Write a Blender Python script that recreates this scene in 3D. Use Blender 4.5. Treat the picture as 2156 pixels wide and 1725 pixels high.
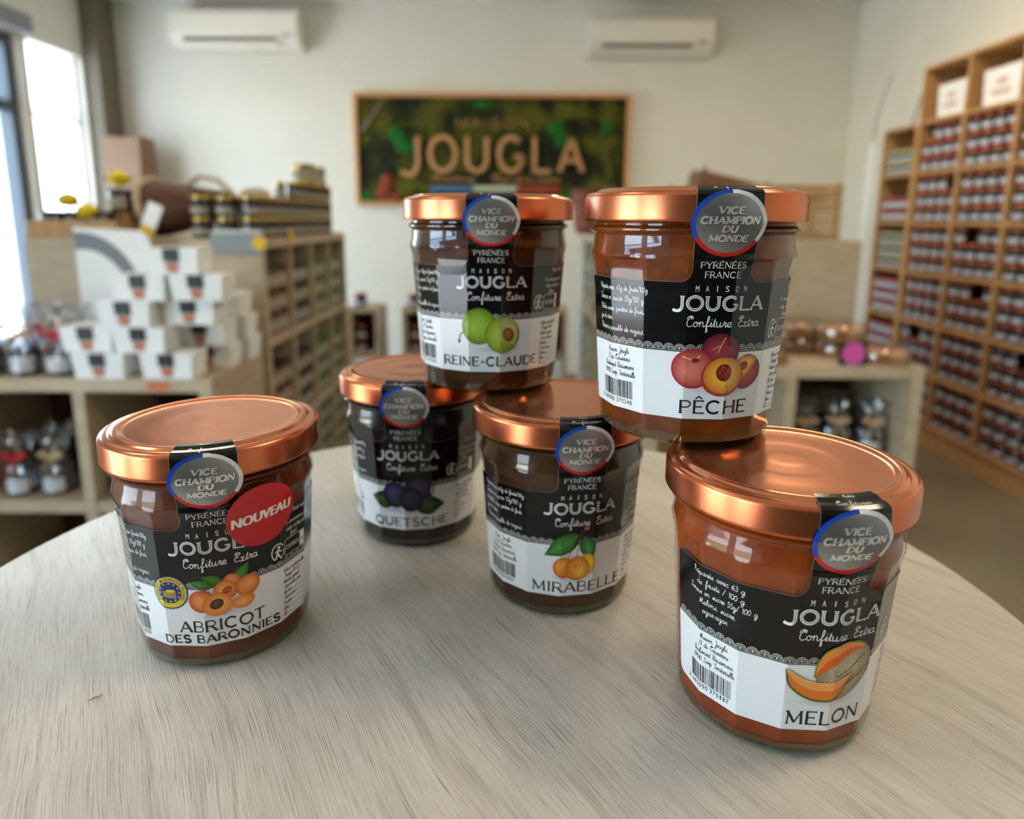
import bpy, bmesh, math, random
from math import sin, cos, pi, sqrt, radians, atan2
from mathutils import Vector, Matrix, noise
random.seed(7)
S = bpy.context.scene
for o in list(bpy.data.objects): bpy.data.objects.remove(o)
TZ = 0.98                                   # table top height
# ------------------------------------------------------------------ camera
PITCH, ROLL, FPX = radians(10.710), radians(0.356), 1406.4
fw = Vector((0, cos(PITCH), -sin(PITCH))); rt = Vector((1, 0, 0)); up = rt.cross(fw)
r2 = rt*cos(ROLL) + up*sin(ROLL); u2 = up*cos(ROLL) - rt*sin(ROLL)
cd = bpy.data.cameras.new('camera'); cam = bpy.data.objects.new('camera', cd); S.collection.objects.link(cam)
cam.matrix_world = Matrix(((r2.x, u2.x, -fw.x, 0), (r2.y, u2.y, -fw.y, 0), (r2.z, u2.z, -fw.z, TZ+0.1783), (0, 0, 0, 1)))
cd.sensor_fit = 'HORIZONTAL'; cd.sensor_width = 36; cd.lens = FPX/2156*36
cd.shift_x = (1078-1079.45)/2156; cd.shift_y = (727.36-862.5)/2156
cd.clip_start = 0.01; cd.clip_end = 200
cd.dof.use_dof = True; cd.dof.focus_distance = 0.238; cd.dof.aperture_fstop = 7.4; cd.dof.aperture_blades = 0
S.camera = cam
# ------------------------------------------------------------------ world, lights, exposure
S.view_settings.view_transform = 'Standard'; S.view_settings.look = 'None'; S.view_settings.gamma = 1
S.view_settings.exposure = 1.0
S.cycles.use_denoising = True
S.cycles.max_bounces = 8; S.cycles.diffuse_bounces = 4; S.cycles.glossy_bounces = 4; S.cycles.transmission_bounces = 6; S.cycles.transparent_max_bounces = 12
S.cycles.caustics_refractive = False; S.cycles.caustics_reflective = False
S.cycles.sample_clamp_indirect = 6
W = bpy.data.worlds.new('sky'); S.world = W; W.use_nodes = True
wn = W.node_tree.nodes; wl = W.node_tree.links
sky = wn.new('ShaderNodeTexSky'); sky.sky_type = 'NISHITA'; sky.sun_disc = False; sky.sun_elevation = radians(42); sky.sun_rotation = radians(60); sky.air_density = 1.0; sky.dust_density = 1.2
SKY_STRENGTH = 1.3
wn['Background'].inputs['Strength'].default_value = SKY_STRENGTH
wl.new(sky.outputs[0], wn['Background'].inputs['Color'])
WINDOWS = [(-2.65, -1.15), (-0.85, 0.55), (2.85, 4.15)]
def area(name, loc, rot, sx, sy, power, col=(1, 1, 1), portal=False):
    l = bpy.data.lights.new(name, 'AREA'); l.shape = 'RECTANGLE'; l.size = sx; l.size_y = sy; l.energy = power; l.color = col
    if portal: l.cycles.is_portal = True
    o = bpy.data.objects.new(name, l); o.location = loc; o.rotation_euler = rot; S.collection.objects.link(o); return o
for a, b in WINDOWS + [(4.22, 4.74)]:
    area('daylight_portal', (-3.2, (a+b)/2, 1.15), (0, radians(-90), 0), 2.2, b-a, 1, portal=True)
for x, y, e in ((-1.5, 0.4, 5), (-1.5, 3.0, 5), (1.2, 0.4, 9), (1.2, 3.0, 11)):
    area('ceiling_lamp', (x, y, 2.6), (0, 0, 0), 0.5, 0.5, e, (1.0, 0.82, 0.60))
sl = bpy.data.lights.new('sun', 'SUN'); sl.energy = 22.0; sl.angle = radians(.6); sl.color = (1, .96, .9)
so = bpy.data.objects.new('sun', sl); so.rotation_euler = (radians(42), radians(9), 0); S.collection.objects.link(so)     # shines along the glazed wall onto the terrace, not into the shop
# ------------------------------------------------------------------ materials
def lin(c):
    if isinstance(c, str): c = tuple(int(c[i:i+2], 16)/255 for i in (0, 2, 4))
    elif max(c) > 1.001: c = tuple(v/255 for v in c)
    return tuple(v/12.92 if v <= .04045 else ((v+.055)/1.055)**2.4 for v in c)
def mat(name, col, rough=.5, metal=0, spec=.5, coat=0, **kw):
    m = bpy.data.materials.new(name); m.use_nodes = True; b = m.node_tree.nodes['Principled BSDF']
    b.inputs['Base Color'].default_value = (*lin(col), 1); b.inputs['Roughness'].default_value = rough; b.inputs['Metallic'].default_value = metal
    b.inputs['Specular IOR Level'].default_value = spec; b.inputs['Coat Weight'].default_value = coat
    for k, v in kw.items(): b.inputs[k.replace('_', ' ')].default_value = v
    return m
def nd(m, t, **kw):
    n = m.node_tree.nodes.new(t)
    for k, v in kw.items():
        if k in n.inputs: n.inputs[k].default_value = v
        else: setattr(n, k, v)
    return n
def lk(m, a, b): m.node_tree.links.new(a, b)
def ramp(m, fac, stops):
    r = nd(m, 'ShaderNodeValToRGB'); e = r.color_ramp.elements
    while len(e) < len(stops): e.new(.5)
    for el, (p, c) in zip(e, stops): el.position = p; el.color = (*lin(c), 1)
    lk(m, fac, r.inputs[0]); return r
def noisy(name, c1, c2, scale, rough=.6, stretch=(1, 1, 1), rot=(0, 0, 0), bump=0, detail=4, lo=.35, hi=.65, **kw):
    m = mat(name, c1, rough, **kw); b = m.node_tree.nodes['Principled BSDF']
    tc = nd(m, 'ShaderNodeTexCoord'); mp = nd(m, 'ShaderNodeMapping'); mp.inputs['Scale'].default_value = stretch; mp.inputs['Rotation'].default_value = rot
    n = nd(m, 'ShaderNodeTexNoise', Scale=scale, Detail=detail)
    lk(m, tc.outputs['Object'], mp.inputs[0]); lk(m, mp.outputs[0], n.inputs['Vector'])
    r = ramp(m, n.outputs[0], [(lo, c1), (hi, c2)]); lk(m, r.outputs[0], b.inputs['Base Color'])
    if bump:
        bp = nd(m, 'ShaderNodeBump', Strength=bump, Distance=.002); lk(m, n.outputs[0], bp.inputs['Height']); lk(m, bp.outputs[0], b.inputs['Normal'])
    return m
M = {}
M['wall'] = noisy('painted_plaster', (226, 222, 208), (230, 226, 213), 3, .85, bump=.02)
M['wall_r'] = M['wall']
M['ceil'] = mat('ceiling_paint', (232, 230, 222), .9)
M['floor'] = noisy('polished_concrete', (112, 101, 82), (134, 123, 102), 2.2, .42, detail=8)
M['oak'] = noisy('light_oak_laminate', (172, 152, 124), (186, 167, 139), 9, .5, stretch=(1, 1, 9))
M['oakh'] = noisy('light_oak_board', (172, 152, 124), (186, 167, 139), 9, .5, stretch=(1, 9, 1))
M['shelfoak'] = noisy('honey_oak', (178, 134, 84), (194, 150, 100), 9, .5, stretch=(1, 1, 8))
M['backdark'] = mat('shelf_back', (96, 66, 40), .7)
M['frame'] = mat('anthracite_frame', (70, 78, 90), .45)
M['greytrim'] = mat('taupe_paint', (118, 108, 90), .8)
M['cabinet'] = mat('brown_melamine', (140, 104, 72), .55)
M['ac'] = mat('white_plastic', (236, 228, 212), .4)
M['acdark'] = mat('outlet_grey', (120, 116, 104), .6)
M['ground'] = mat('pavement', (206, 203, 198), .9)
M['grass'] = noisy('lawn', (96, 108, 70), (120, 130, 90), 3, .9)
M['white'] = mat('white_card', (238, 238, 236), .55)
M['black'] = mat('black_print', (28, 27, 30), .4)
M['orange'] = mat('orange_print', (204, 96, 50), .5)
M['pink'] = mat('pink_card', (206, 82, 160), .6)
M['yellow'] = mat('yellow_card', (232, 188, 24), .6)
M['yellowp'] = mat('yellow_petal', (236, 206, 30), .6)
M['grey'] = mat('grey_card', (138, 142, 144), .6)
M['gold'] = mat('gold_lid', (176, 150, 84), .25, 1)
M['cop_far'] = mat('copper_lid_satin', (176, 92, 62), .33, .85)
M['redlid'] = mat('red_lid', (170, 52, 44), .35, .3)
M['blklid'] = mat('black_lid', (34, 32, 32), .35)
M['greenlid'] = mat('green_lid', (60, 104, 60), .4)
M['palelid'] = mat('pale_green_lid', (178, 184, 140), .4)
M['jamdark'] = mat('dark_jam', (52, 26, 18), .12, coat=.5)
M['jamamber'] = mat('amber_jam', (140, 64, 26), .12, coat=.5)
M['olive'] = mat('green_preserve', (96, 100, 62), .15, coat=.5)
M['lab_w'] = mat('white_label', (186, 186, 198), .5)
M['lab_p'] = mat('pale_label', (158, 150, 134), .5)
M['wicker'] = noisy('dark_wicker', (66, 36, 20), (104, 62, 38), 60, .7, stretch=(1, 1, 4), bump=.6)
M['jute'] = noisy('pale_jute', (176, 152, 120), (196, 174, 146), 40, .8)
M['pine'] = noisy('pine_slat', (168, 128, 82), (188, 148, 100), 14, .6, stretch=(6, 1, 1))
M['crate'] = noisy('stained_crate', (120, 84, 60), (142, 102, 74), 14, .7, stretch=(6, 1, 1))
M['pie'] = noisy('baked_crust', (178, 112, 52), (206, 146, 76), 30, .6)
M['ribbon_r'] = mat('red_ribbon', (206, 38, 56), .4)
M['ribbon_b'] = mat('raffia', (206, 178, 138), .7)
M['kraft'] = mat('kraft_board', (176, 138, 92), .7)
M['signwood'] = noisy('sign_oak', (200, 144, 88), (214, 160, 104), 12, .5, stretch=(6, 1, 1))
M['letter'] = mat('cut_wood_letter', (186, 136, 86), .55)
M['blue'] = mat('blue_paint', (72, 112, 150), .5); M['flagw'] = mat('offwhite_paint', (190, 196, 170), .5); M['red'] = mat('red_paint', (160, 52, 40), .5)
M['mossg'] = noisy('bright_moss', (8, 84, 14), (20, 106, 22), 40, .9, bump=.8)
M['mossr'] = noisy('red_moss', (120, 50, 28), (150, 70, 40), 40, .9, bump=.8)
M['twig'] = mat('grey_twig', (120, 112, 92), .8)
M['steel'] = mat('black_steel', (40, 40, 42), .4, .6)
def moss():
    m = mat('olive_moss', (80, 84, 10), .95); b = m.node_tree.nodes['Principled BSDF']
    tc = nd(m, 'ShaderNodeTexCoord'); n = nd(m, 'ShaderNodeTexNoise', Scale=4.2, Detail=3.0, Distortion=.4); n2 = nd(m, 'ShaderNodeTexNoise', Scale=60, Detail=3)
    lk(m, tc.outputs['Object'], n.inputs['Vector']); lk(m, tc.outputs['Object'], n2.inputs['Vector'])
    r = ramp(m, n.outputs[0], [(.40, (26, 30, 3)), (.49, (48, 52, 4)), (.56, (84, 86, 5)), (.66, (112, 108, 8))])
    r2_ = ramp(m, n2.outputs[0], [(.3, (150, 150, 150)), (.7, (255, 255, 255))])
    mx = nd(m, 'ShaderNodeMixRGB', blend_type='MULTIPLY'); mx.inputs[0].default_value = 1
    lk(m, r.outputs[0], mx.inputs[1]); lk(m, r2_.outputs[0], mx.inputs[2]); lk(m, mx.outputs[0], b.inputs['Base Color']); return m
M['moss'] = moss()
def thin_glass(name, tint=(1, 1, 1), ior=1.5, rough=.015, amount=1.0):
    m = bpy.data.materials.new(name); m.use_nodes = True; nt = m.node_tree; nt.nodes.remove(nt.nodes['Principled BSDF'])
    tr = nd(m, 'ShaderNodeBsdfTransparent'); tr.inputs[0].default_value = (*tint, 1)
    gl = nd(m, 'ShaderNodeBsdfGlossy'); gl.inputs['Roughness'].default_value = rough
    ge = nd(m, 'ShaderNodeNewGeometry'); dt = nd(m, 'ShaderNodeVectorMath', operation='DOT_PRODUCT'); lk(m, ge.outputs['Incoming'], dt.inputs[0]); lk(m, ge.outputs['Normal'], dt.inputs[1])
    ab = nd(m, 'ShaderNodeMath', operation='ABSOLUTE'); lk(m, dt.outputs['Value'], ab.inputs[0]); om = nd(m, 'ShaderNodeMath', operation='SUBTRACT'); om.inputs[0].default_value = 1; lk(m, ab.outputs[0], om.inputs[1])
    pw = nd(m, 'ShaderNodeMath', operation='POWER'); lk(m, om.outputs[0], pw.inputs[0]); pw.inputs[1].default_value = 5
    f0 = ((ior-1)/(ior+1))**2*amount; mu = nd(m, 'ShaderNodeMath', operation='MULTIPLY_ADD'); lk(m, pw.outputs[0], mu.inputs[0]); mu.inputs[1].default_value = 1-f0; mu.inputs[2].default_value = f0
    mx = nd(m, 'ShaderNodeMixShader'); lk(m, mu.outputs[0], mx.inputs[0]); lk(m, tr.outputs[0], mx.inputs[1]); lk(m, gl.outputs[0], mx.inputs[2])
    lk(m, mx.outputs[0], nt.nodes['Material Output'].inputs[0]); return m
M['pane'] = thin_glass('window_glass', (.96, .98, .98))
M['jarglass'] = thin_glass('jar_glass', (.97, .985, .97), 1.52, .02, 1.2)
M['cello'] = thin_glass('cellophane', (.90, .91, .93), 1.5, .12, 4.2)
M['baseglass'] = thin_glass('thick_green_glass', (.74, .92, .70), 1.52, .05, 3.5)
def frosted():
    m = bpy.data.materials.new('frosted_film'); m.use_nodes = True; nt = m.node_tree; nt.nodes.remove(nt.nodes['Principled BSDF'])
    t = nd(m, 'ShaderNodeBsdfTranslucent'); t.inputs[0].default_value = (.9, .93, .96, 1); lk(m, t.outputs[0], nt.nodes['Material Output'].inputs[0]); return m
M['frosted'] = frosted()
def copper():
    m = mat('copper_satin', (204, 114, 76), .27, .96); return m
M['copper'] = copper()
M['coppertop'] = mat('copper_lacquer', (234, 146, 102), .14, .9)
def jam(name, c1, c2, scatter=.6):
    m = noisy(name, c1, c2, 90, .35, detail=3, lo=.4, hi=.75); b = m.node_tree.nodes['Principled BSDF']
    b.inputs['Subsurface Weight'].default_value = scatter; b.inputs['Subsurface Scale'].default_value = .006
    b.inputs['Subsurface Radius'].default_value = (1, .45, .2); b.inputs['Specular IOR Level'].default_value = .2
    return m
def table_wood():
    m = mat('whitewashed_oak', (205, 196, 180), .38); b = m.node_tree.nodes['Principled BSDF']
    tc = nd(m, 'ShaderNodeTexCoord'); rot = nd(m, 'ShaderNodeMapping'); rot.inputs['Rotation'].default_value = (0, 0, radians(-123))   # grain runs along local x
    lk(m, tc.outputs['Object'], rot.inputs[0])
    wv = nd(m, 'ShaderNodeTexNoise', Scale=7, Detail=2); lk(m, rot.outputs[0], wv.inputs['Vector'])
    wm = nd(m, 'ShaderNodeVectorMath', operation='SCALE'); wm.inputs['Scale'].default_value = .02; lk(m, wv.outputs['Color'], wm.inputs[0])
    ad = nd(m, 'ShaderNodeVectorMath', operation='ADD'); lk(m, rot.outputs[0], ad.inputs[0]); lk(m, wm.outputs[0], ad.inputs[1])
    def lay(sx, sy, sc, det, stops, rough=.55):
        mp = nd(m, 'ShaderNodeMapping'); mp.inputs['Scale'].default_value = (sx, sy, 1); lk(m, ad.outputs[0], mp.inputs[0])
        n = nd(m, 'ShaderNodeTexNoise', Scale=sc, Detail=det, Roughness=rough); lk(m, mp.outputs[0], n.inputs['Vector'])
        return ramp(m, n.outputs[0], stops), n
    base, _ = lay(1.6, 9, 3, 3, [(.3, (200, 193, 181)), (.5, (212, 205, 194)), (.7, (222, 216, 206))])
    fine, fn = lay(12, 620, 3, 4, [(.30, (184, 176, 170)), (.45, (240, 238, 236)), (.62, (255, 255, 255))])
    pores, pn = lay(30, 1100, 1.6, 2, [(.27, (126, 112, 106)), (.36, (255, 255, 255))], .4)
    dark, _ = lay(4, 70, 1.9, 4, [(.24, (186, 176, 174)), (.44, (255, 255, 255))])
    cur = base.outputs[0]
    for l, f in ((fine, .72), (pores, .6), (dark, .6)):
        mx = nd(m, 'ShaderNodeMixRGB', blend_type='MULTIPLY'); mx.inputs[0].default_value = f; lk(m, cur, mx.inputs[1]); lk(m, l.outputs[0], mx.inputs[2]); cur = mx.outputs[0]
    lk(m, cur, b.inputs['Base Color'])
    bp = nd(m, 'ShaderNodeBump', Strength=.5, Distance=.0008); lk(m, fn.outputs[0], bp.inputs['Height']); lk(m, bp.outputs[0], b.inputs['Normal'])
    return m
M['table'] = table_wood()
def print_mat():
    m = mat('printed_label', (255, 255, 255), .12, spec=.46); a = nd(m, 'ShaderNodeAttribute', attribute_name='ink'); b = m.node_tree.nodes['Principled BSDF']
    lk(m, a.outputs['Color'], b.inputs['Base Color']); return m
M['print'] = print_mat()
def foil_mat():
    m = mat('silver_foil', (255, 255, 255), .38, .75); a = nd(m, 'ShaderNodeAttribute', attribute_name='ink'); b = m.node_tree.nodes['Principled BSDF']
    lk(m, a.outputs['Color'], b.inputs['Base Color']); return m
M['foil'] = foil_mat()
# ------------------------------------------------------------------ helpers
COL = S.collection
def link(o, parent=None):
    COL.objects.link(o)
    if parent: o.parent = parent
    return o
def tag(o, label=None, cat=None, group=None, kind=None):
    if label: o['label'] = label
    if cat: o['category'] = cat
    if group: o['group'] = group
    if kind: o['kind'] = kind
    return o
def empty(name, loc, label, cat, group=None, rz=0):
    o = bpy.data.objects.new(name, None); o.empty_display_size = .02; o.location = loc; o.rotation_euler = (0, 0, rz); link(o); return tag(o, label, cat, group)
class MB:
    """collects shapes into one mesh"""
    def __init__(s): s.v = []; s.f = []; s.m = []; s.sm = []
    def add(s, vs, fs, mi=0, smooth=False):
        n = len(s.v); s.v += [tuple(v) for v in vs]; s.f += [tuple(i+n for i in f) for f in fs]; s.m += [mi]*len(fs); s.sm += [smooth]*len(fs); return s
    def box(s, x0, x1, y0, y1, z0, z1, mi=0, taper=0):
        t = taper
        vs = [(x0+t, y0+t, z0), (x1-t, y0+t, z0), (x1-t, y1-t, z0), (x0+t, y1-t, z0), (x0, y0, z1), (x1, y0, z1), (x1, y1, z1), (x0, y1, z1)]
        return s.add(vs, [(3, 2, 1, 0), (4, 5, 6, 7), (0, 1, 5, 4), (1, 2, 6, 5), (2, 3, 7, 6), (3, 0, 4, 7)], mi)
    def lathe(s, prof, n=32, mi=0, c=(0, 0), smooth=True, close=True):
        vs = []; fs = []
        for r, z in prof:
            for k in range(n): a = 2*pi*k/n; vs.append((c[0]+r*cos(a), c[1]+r*sin(a), z))
        for j in range(len(prof)-1):
            for k in range(n): k2 = (k+1) % n; fs.append((j*n+k, j*n+k2, (j+1)*n+k2, (j+1)*n+k))
        if close: fs.append(tuple(range(n-1, -1, -1))); fs.append(tuple((len(prof)-1)*n+k for k in range(n)))
        return s.add(vs, fs, mi, smooth)
    def tube(s, pts, r, n=8, mi=0):
        pts = [Vector(p) for p in pts]; vs = []; fs = []
        for i, p in enumerate(pts):
            d = (pts[min(i+1, len(pts)-1)]-pts[max(i-1, 0)]).normalized(); a = d.orthogonal().normalized()
            if i and abs(d.dot(pa)) < .99: a = (pa - d*pa.dot(d)).normalized()
            pa = a; b = d.cross(a); rr = r[i] if isinstance(r, (list, tuple)) else r
            for k in range(n): t = 2*pi*k/n; vs.append(p+(a*cos(t)+b*sin(t))*rr)
        for i in range(len(pts)-1):
            for k in range(n): k2 = (k+1) % n; fs.append((i*n+k, i*n+k2, (i+1)*n+k2, (i+1)*n+k))
        fs.append(tuple(range(n-1, -1, -1))); fs.append(tuple((len(pts)-1)*n+k for k in range(n)))
        return s.add(vs, fs, mi, True)
    def mesh(s, name, mats):
        me = bpy.data.meshes.new(name); me.from_pydata(s.v, [], s.f); me.polygons.foreach_set('material_index', s.m); me.polygons.foreach_set('use_smooth', s.sm)
        for m in (mats if isinstance(mats, (list, tuple)) else [mats]): me.materials.append(m)
        me.update(); return me
    def build(s, name, mats, parent=None, loc=None, bevel=0, sharp=None):
        o = bpy.data.objects.new(name, s.mesh(name, mats)); link(o, parent)
        if loc: o.location = loc
        if bevel: b = o.modifiers.new('bevel', 'BEVEL'); b.width = bevel; b.segments = 2; b.limit_method = 'ANGLE'
        if sharp: o.data.set_sharp_from_angle(angle=radians(sharp))
        return o
def struct(name, mb, m, parent=None):
    o = mb.build(name, m, parent)
    if parent is None: o['kind'] = 'structure'
    return o
def copy_tree(o, parent=None):
    c = o.copy(); COL.objects.link(c); c.parent = parent
    for ch in list(o.children): copy_tree(ch, c)
    return c
# ------------------------------------------------------------------ room
XL, XR, YB, YF, ZC = -2.9, 2.40, 5.0, -3.5, 2.63
struct('floor', MB().box(XL-.2, XR+.2, YF-.2, YB+.2, -.1, 0), M['floor'])
struct('ceiling', MB().box(XL-.2, XR+.2, YF-.2, YB+.2, ZC, ZC+.1), M['ceil'])
struct('wall_back', MB().box(XL-.2, XR+.2, YB, YB+.2, 0, ZC), M['wall'])
struct('wall_right', MB().box(XR, XR+.2, YF, YB, 0, ZC), M['wall'])
struct('wall_front', MB().box(XL-.2, XR+.2, YF-.2, YF, 0, ZC), mat('unseen_wall_dark', (88, 81, 73), .85))  # unseen wall, darkened so the jars and labels reflect less light
lw = MB(); ZW0, ZW1 = .08, 2.2
lw.box(XL-.2, XL, YF, YB, ZW1, ZC); lw.box(XL-.2, XL, YF, YB, 0, ZW0)
edges = [YF] + [e for w in WINDOWS for e in w] + [4.22, 4.74, YB]
for a, b in zip(edges[0::2], edges[1::2]): lw.box(XL-.2, XL, a, b, ZW0, ZW1)
struct('wall_left', lw, M['wall'])
for i, (a, b) in enumerate(WINDOWS):
    f = MB(); x0, x1 = XL-.12, XL-.04
    f.box(x0, x1, a, a+.06, ZW0, ZW1); f.box(x0, x1, b-.06, b, ZW0, ZW1); f.box(x0, x1, a+.06, b-.06, ZW0, ZW0+.06); f.box(x0, x1, a+.06, b-.06, ZW1-.06, ZW1); f.box(x0, x1, a+.06, b-.06, 1.76, 1.82)
    w = struct('window_%d' % (i+1), f, M['frame']); MB().box(XL-.085, XL-.079, a+.06, b-.06, ZW0+.06, ZW1-.06).build('pane', M['pane'], w)
f = MB(); x0, x1 = XL-.1, XL-.04
f.box(x0, x1, 4.22, 4.25, ZW0, ZW1); f.box(x0, x1, 4.71, 4.74, ZW0, ZW1); f.box(x0, x1, 4.25, 4.71, 1.77, 1.79)
w = struct('window_4', f, M['ac']); MB().box(XL-.075, XL-.069, 4.25, 4.71, ZW0, ZW1).build('frosted_pane', M['frosted'], w)
struct('trim_1', MB().box(XL+.001, XL+.07, 2.6, 4.2, ZW1+.01, ZW1+.11), M['grey'])           # roller blind box over the window
struct('trim_2', MB().box(XL+.001, XL+.10, 4.77, YB-.001, 0, ZC-.001), M['greytrim'])        # taupe corner column
g = MB().box(-40, XL-.25, -40, 40, -.2, -.1); struct('terrace_ground', g, M['ground'])
g = MB().box(-60, -12, -50, 50, -.1, .35); struct('lawn_bank', g, M['grass'])
# ------------------------------------------------------------------ round table
TC = (-.017, .287)
t = empty('round_table', (TC[0], TC[1], 0), 'round whitewashed oak table carrying the six stacked jam jars', 'table')
tp = MB().lathe([(.2455, -.03), (.2495, -.028), (.2503, -.02), (.2503, -.003), (.2495, -.0008), (.2475, 0)], 160)
tb = tp.build('tabletop', M['table'], t, (0, 0, TZ), sharp=30)
MB().lathe([(.035, .02), (.035, TZ-.03)], 32).build('column', M['steel'], t)
MB().lathe([(.19, 0), (.19, .012), (.05, .02), (.036, .06)], 48).build('base', M['steel'], t)
# ------------------------------------------------------------------ lettering: stroke fonts
def arc(cx, cy, rx, ry, a0, a1, n=18):
    return [(cx+rx*cos(radians(a0+(a1-a0)*i/n)), cy+ry*sin(radians(a0+(a1-a0)*i/n))) for i in range(n+1)]
# capital glyphs with small serifs: width, [(points, start serif, end serif, thick)]
CAPS = {
 'A': (.95, [([(.06, 0), (.47, 1)], 'h', 0, 0), ([(.47, 1), (.89, 0)], 0, 'h', 1), ([(.21, .33), (.74, .33)], 0, 0, 0)]),
 'B': (.78, [([(.1, 0), (.1, 1)], 0, 0, 1), ([(.02, 1), (.45, 1)]+arc(.45, .76, .22, .24, 90, -90)+[(.1, .52)], 0, 0, 0), ([(.45, .52)]+arc(.46, .26, .27, .26, 90, -90)+[(.02, 0)], 0, 0, 0)]),
 'C': (.95, [(arc(.5, .5, .43, .5, 48, 312, 30), 'v', 'v', 1)]),
 'D': (.92, [([(.1, 0), (.1, 1)], 0, 0, 1), ([(.02, 1), (.42, 1)]+arc(.42, .5, .44, .5, 90, -90, 24)+[(.02, 0)], 0, 0, 0)]),
 'E': (.74, [([(.1, 0), (.1, 1)], 0, 0, 1), ([(.02, 1), (.66, 1)], 0, 'v', 0), ([(.1, .52), (.54, .52)], 0, 'v', 0), ([(.02, 0), (.69, 0)], 0, 'v', 0)]),
 'F': (.7, [([(.1, 0), (.1, 1)], 'h', 0, 1), ([(.02, 1), (.66, 1)], 0, 'v', 0), ([(.1, .5), (.54, .5)], 0, 'v', 0)]),
 'G': (1.0, [(arc(.5, .5, .43, .5, 48, 330, 30)+[(.87, .25), (.87, .44)], 'v', 0, 1), ([(.62, .44), (.96, .44)], 0, 0, 0)]),
 'H': (.95, [([(.12, 0), (.12, 1)], 'h', 'h', 1), ([(.83, 0), (.83, 1)], 'h', 'h', 1), ([(.12, .52), (.83, .52)], 0, 0, 0)]),
 'I': (.3, [([(.15, 0), (.15, 1)], 'h', 'h', 1)]),
 'J': (.66, [([(.5, 1), (.5, .3)]+arc(.2, .3, .3, .42, 0, -90, 10)+[(.05, -.1), (-.08, -.02)], 'h', 0, 1)]),
 'L': (.74, [([(.12, 1), (.12, 0)], 'h', 0, 1), ([(.03, 0), (.7, 0)], 0, 'v', 0)]),
 'M': (1.12, [([(.12, 0), (.17, 1)], 'h', 0, 0), ([(.12, 1), (.55, .1)], 'h', 0, 1), ([(.55, .1), (.96, 1)], 0, 'h', 0), ([(.94, 1), (.99, 0)], 0, 'h', 1)]),
 'N': (.98, [([(.13, 0), (.13, 1)], 'h', 'h', 0), ([(.13, 1), (.85, 0)], 0, 0, 1), ([(.85, 0), (.85, 1)], 0, 'h', 0)]),
 'O': (1.04, [(arc(.52, .5, .45, .5, 0, 360, 40), 0, 0, 1)]),
 'P': (.76, [([(.1, 0), (.1, 1)], 'h', 0, 1), ([(.02, 1), (.44, 1)]+arc(.44, .74, .25, .26, 90, -90)+[(.1, .48)], 0, 0, 0)]),
 'Q': (1.04, [(arc(.52, .5, .45, .5, 0, 360, 40), 0, 0, 1), ([(.5, .22), (.98, -.14)], 0, 0, 0)]),
 'R': (.84, [([(.1, 0), (.1, 1)], 'h', 0, 1), ([(.02, 1), (.44, 1)]+arc(.44, .74, .25, .26, 90, -90)+[(.1, .48)], 0, 0, 0), ([(.42, .48), (.78, 0)], 0, 'h', 1)]),
 'S': (.74, [(arc(.37, .75, .27, .25, 30, 270, 16)+arc(.37, .25, .3, .25, 90, -150, 16), 'v', 'v', 1)]),
 'T': (.82, [([(.41, 0), (.41, 1)], 'h', 0, 1), ([(.04, 1), (.78, 1)], 'v', 'v', 0)]),
 'U': (.98, [([(.13, 1), (.13, .38)]+arc(.48, .38, .35, .38, 180, 360, 16)+[(.83, 1)], 'h', 'h', 1)]),
 'V': (.92, [([(.05, 1), (.46, 0)], 'h', 0, 1), ([(.46, 0), (.86, 1)], 0, 'h', 0)]),
 'Y': (.9, [([(.05, 1), (.45, .45)], 'h', 0, 1), ([(.85, 1), (.45, .45)], 'h', 0, 0), ([(.45, .45), (.45, 0)], 0, 'h', 1)]),
 '-': (.5, [([(.08, .45), (.42, .45)], 0, 0, 1)]), ' ': (.42, [])}
CAPS['É'] = (.74, CAPS['E'][1]+[([(.3, 1.14), (.5, 1.3)], 0, 0, 0)])
CAPS['Ê'] = (.74, CAPS['E'][1]+[([(.14, 1.16), (.36, 1.36), (.58, 1.16)], 0, 0, 0)])
BOWL = '.85,.8 .5,1 .15,.75 .12,.25 .4,0 .7,.2 .85,.7'
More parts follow.
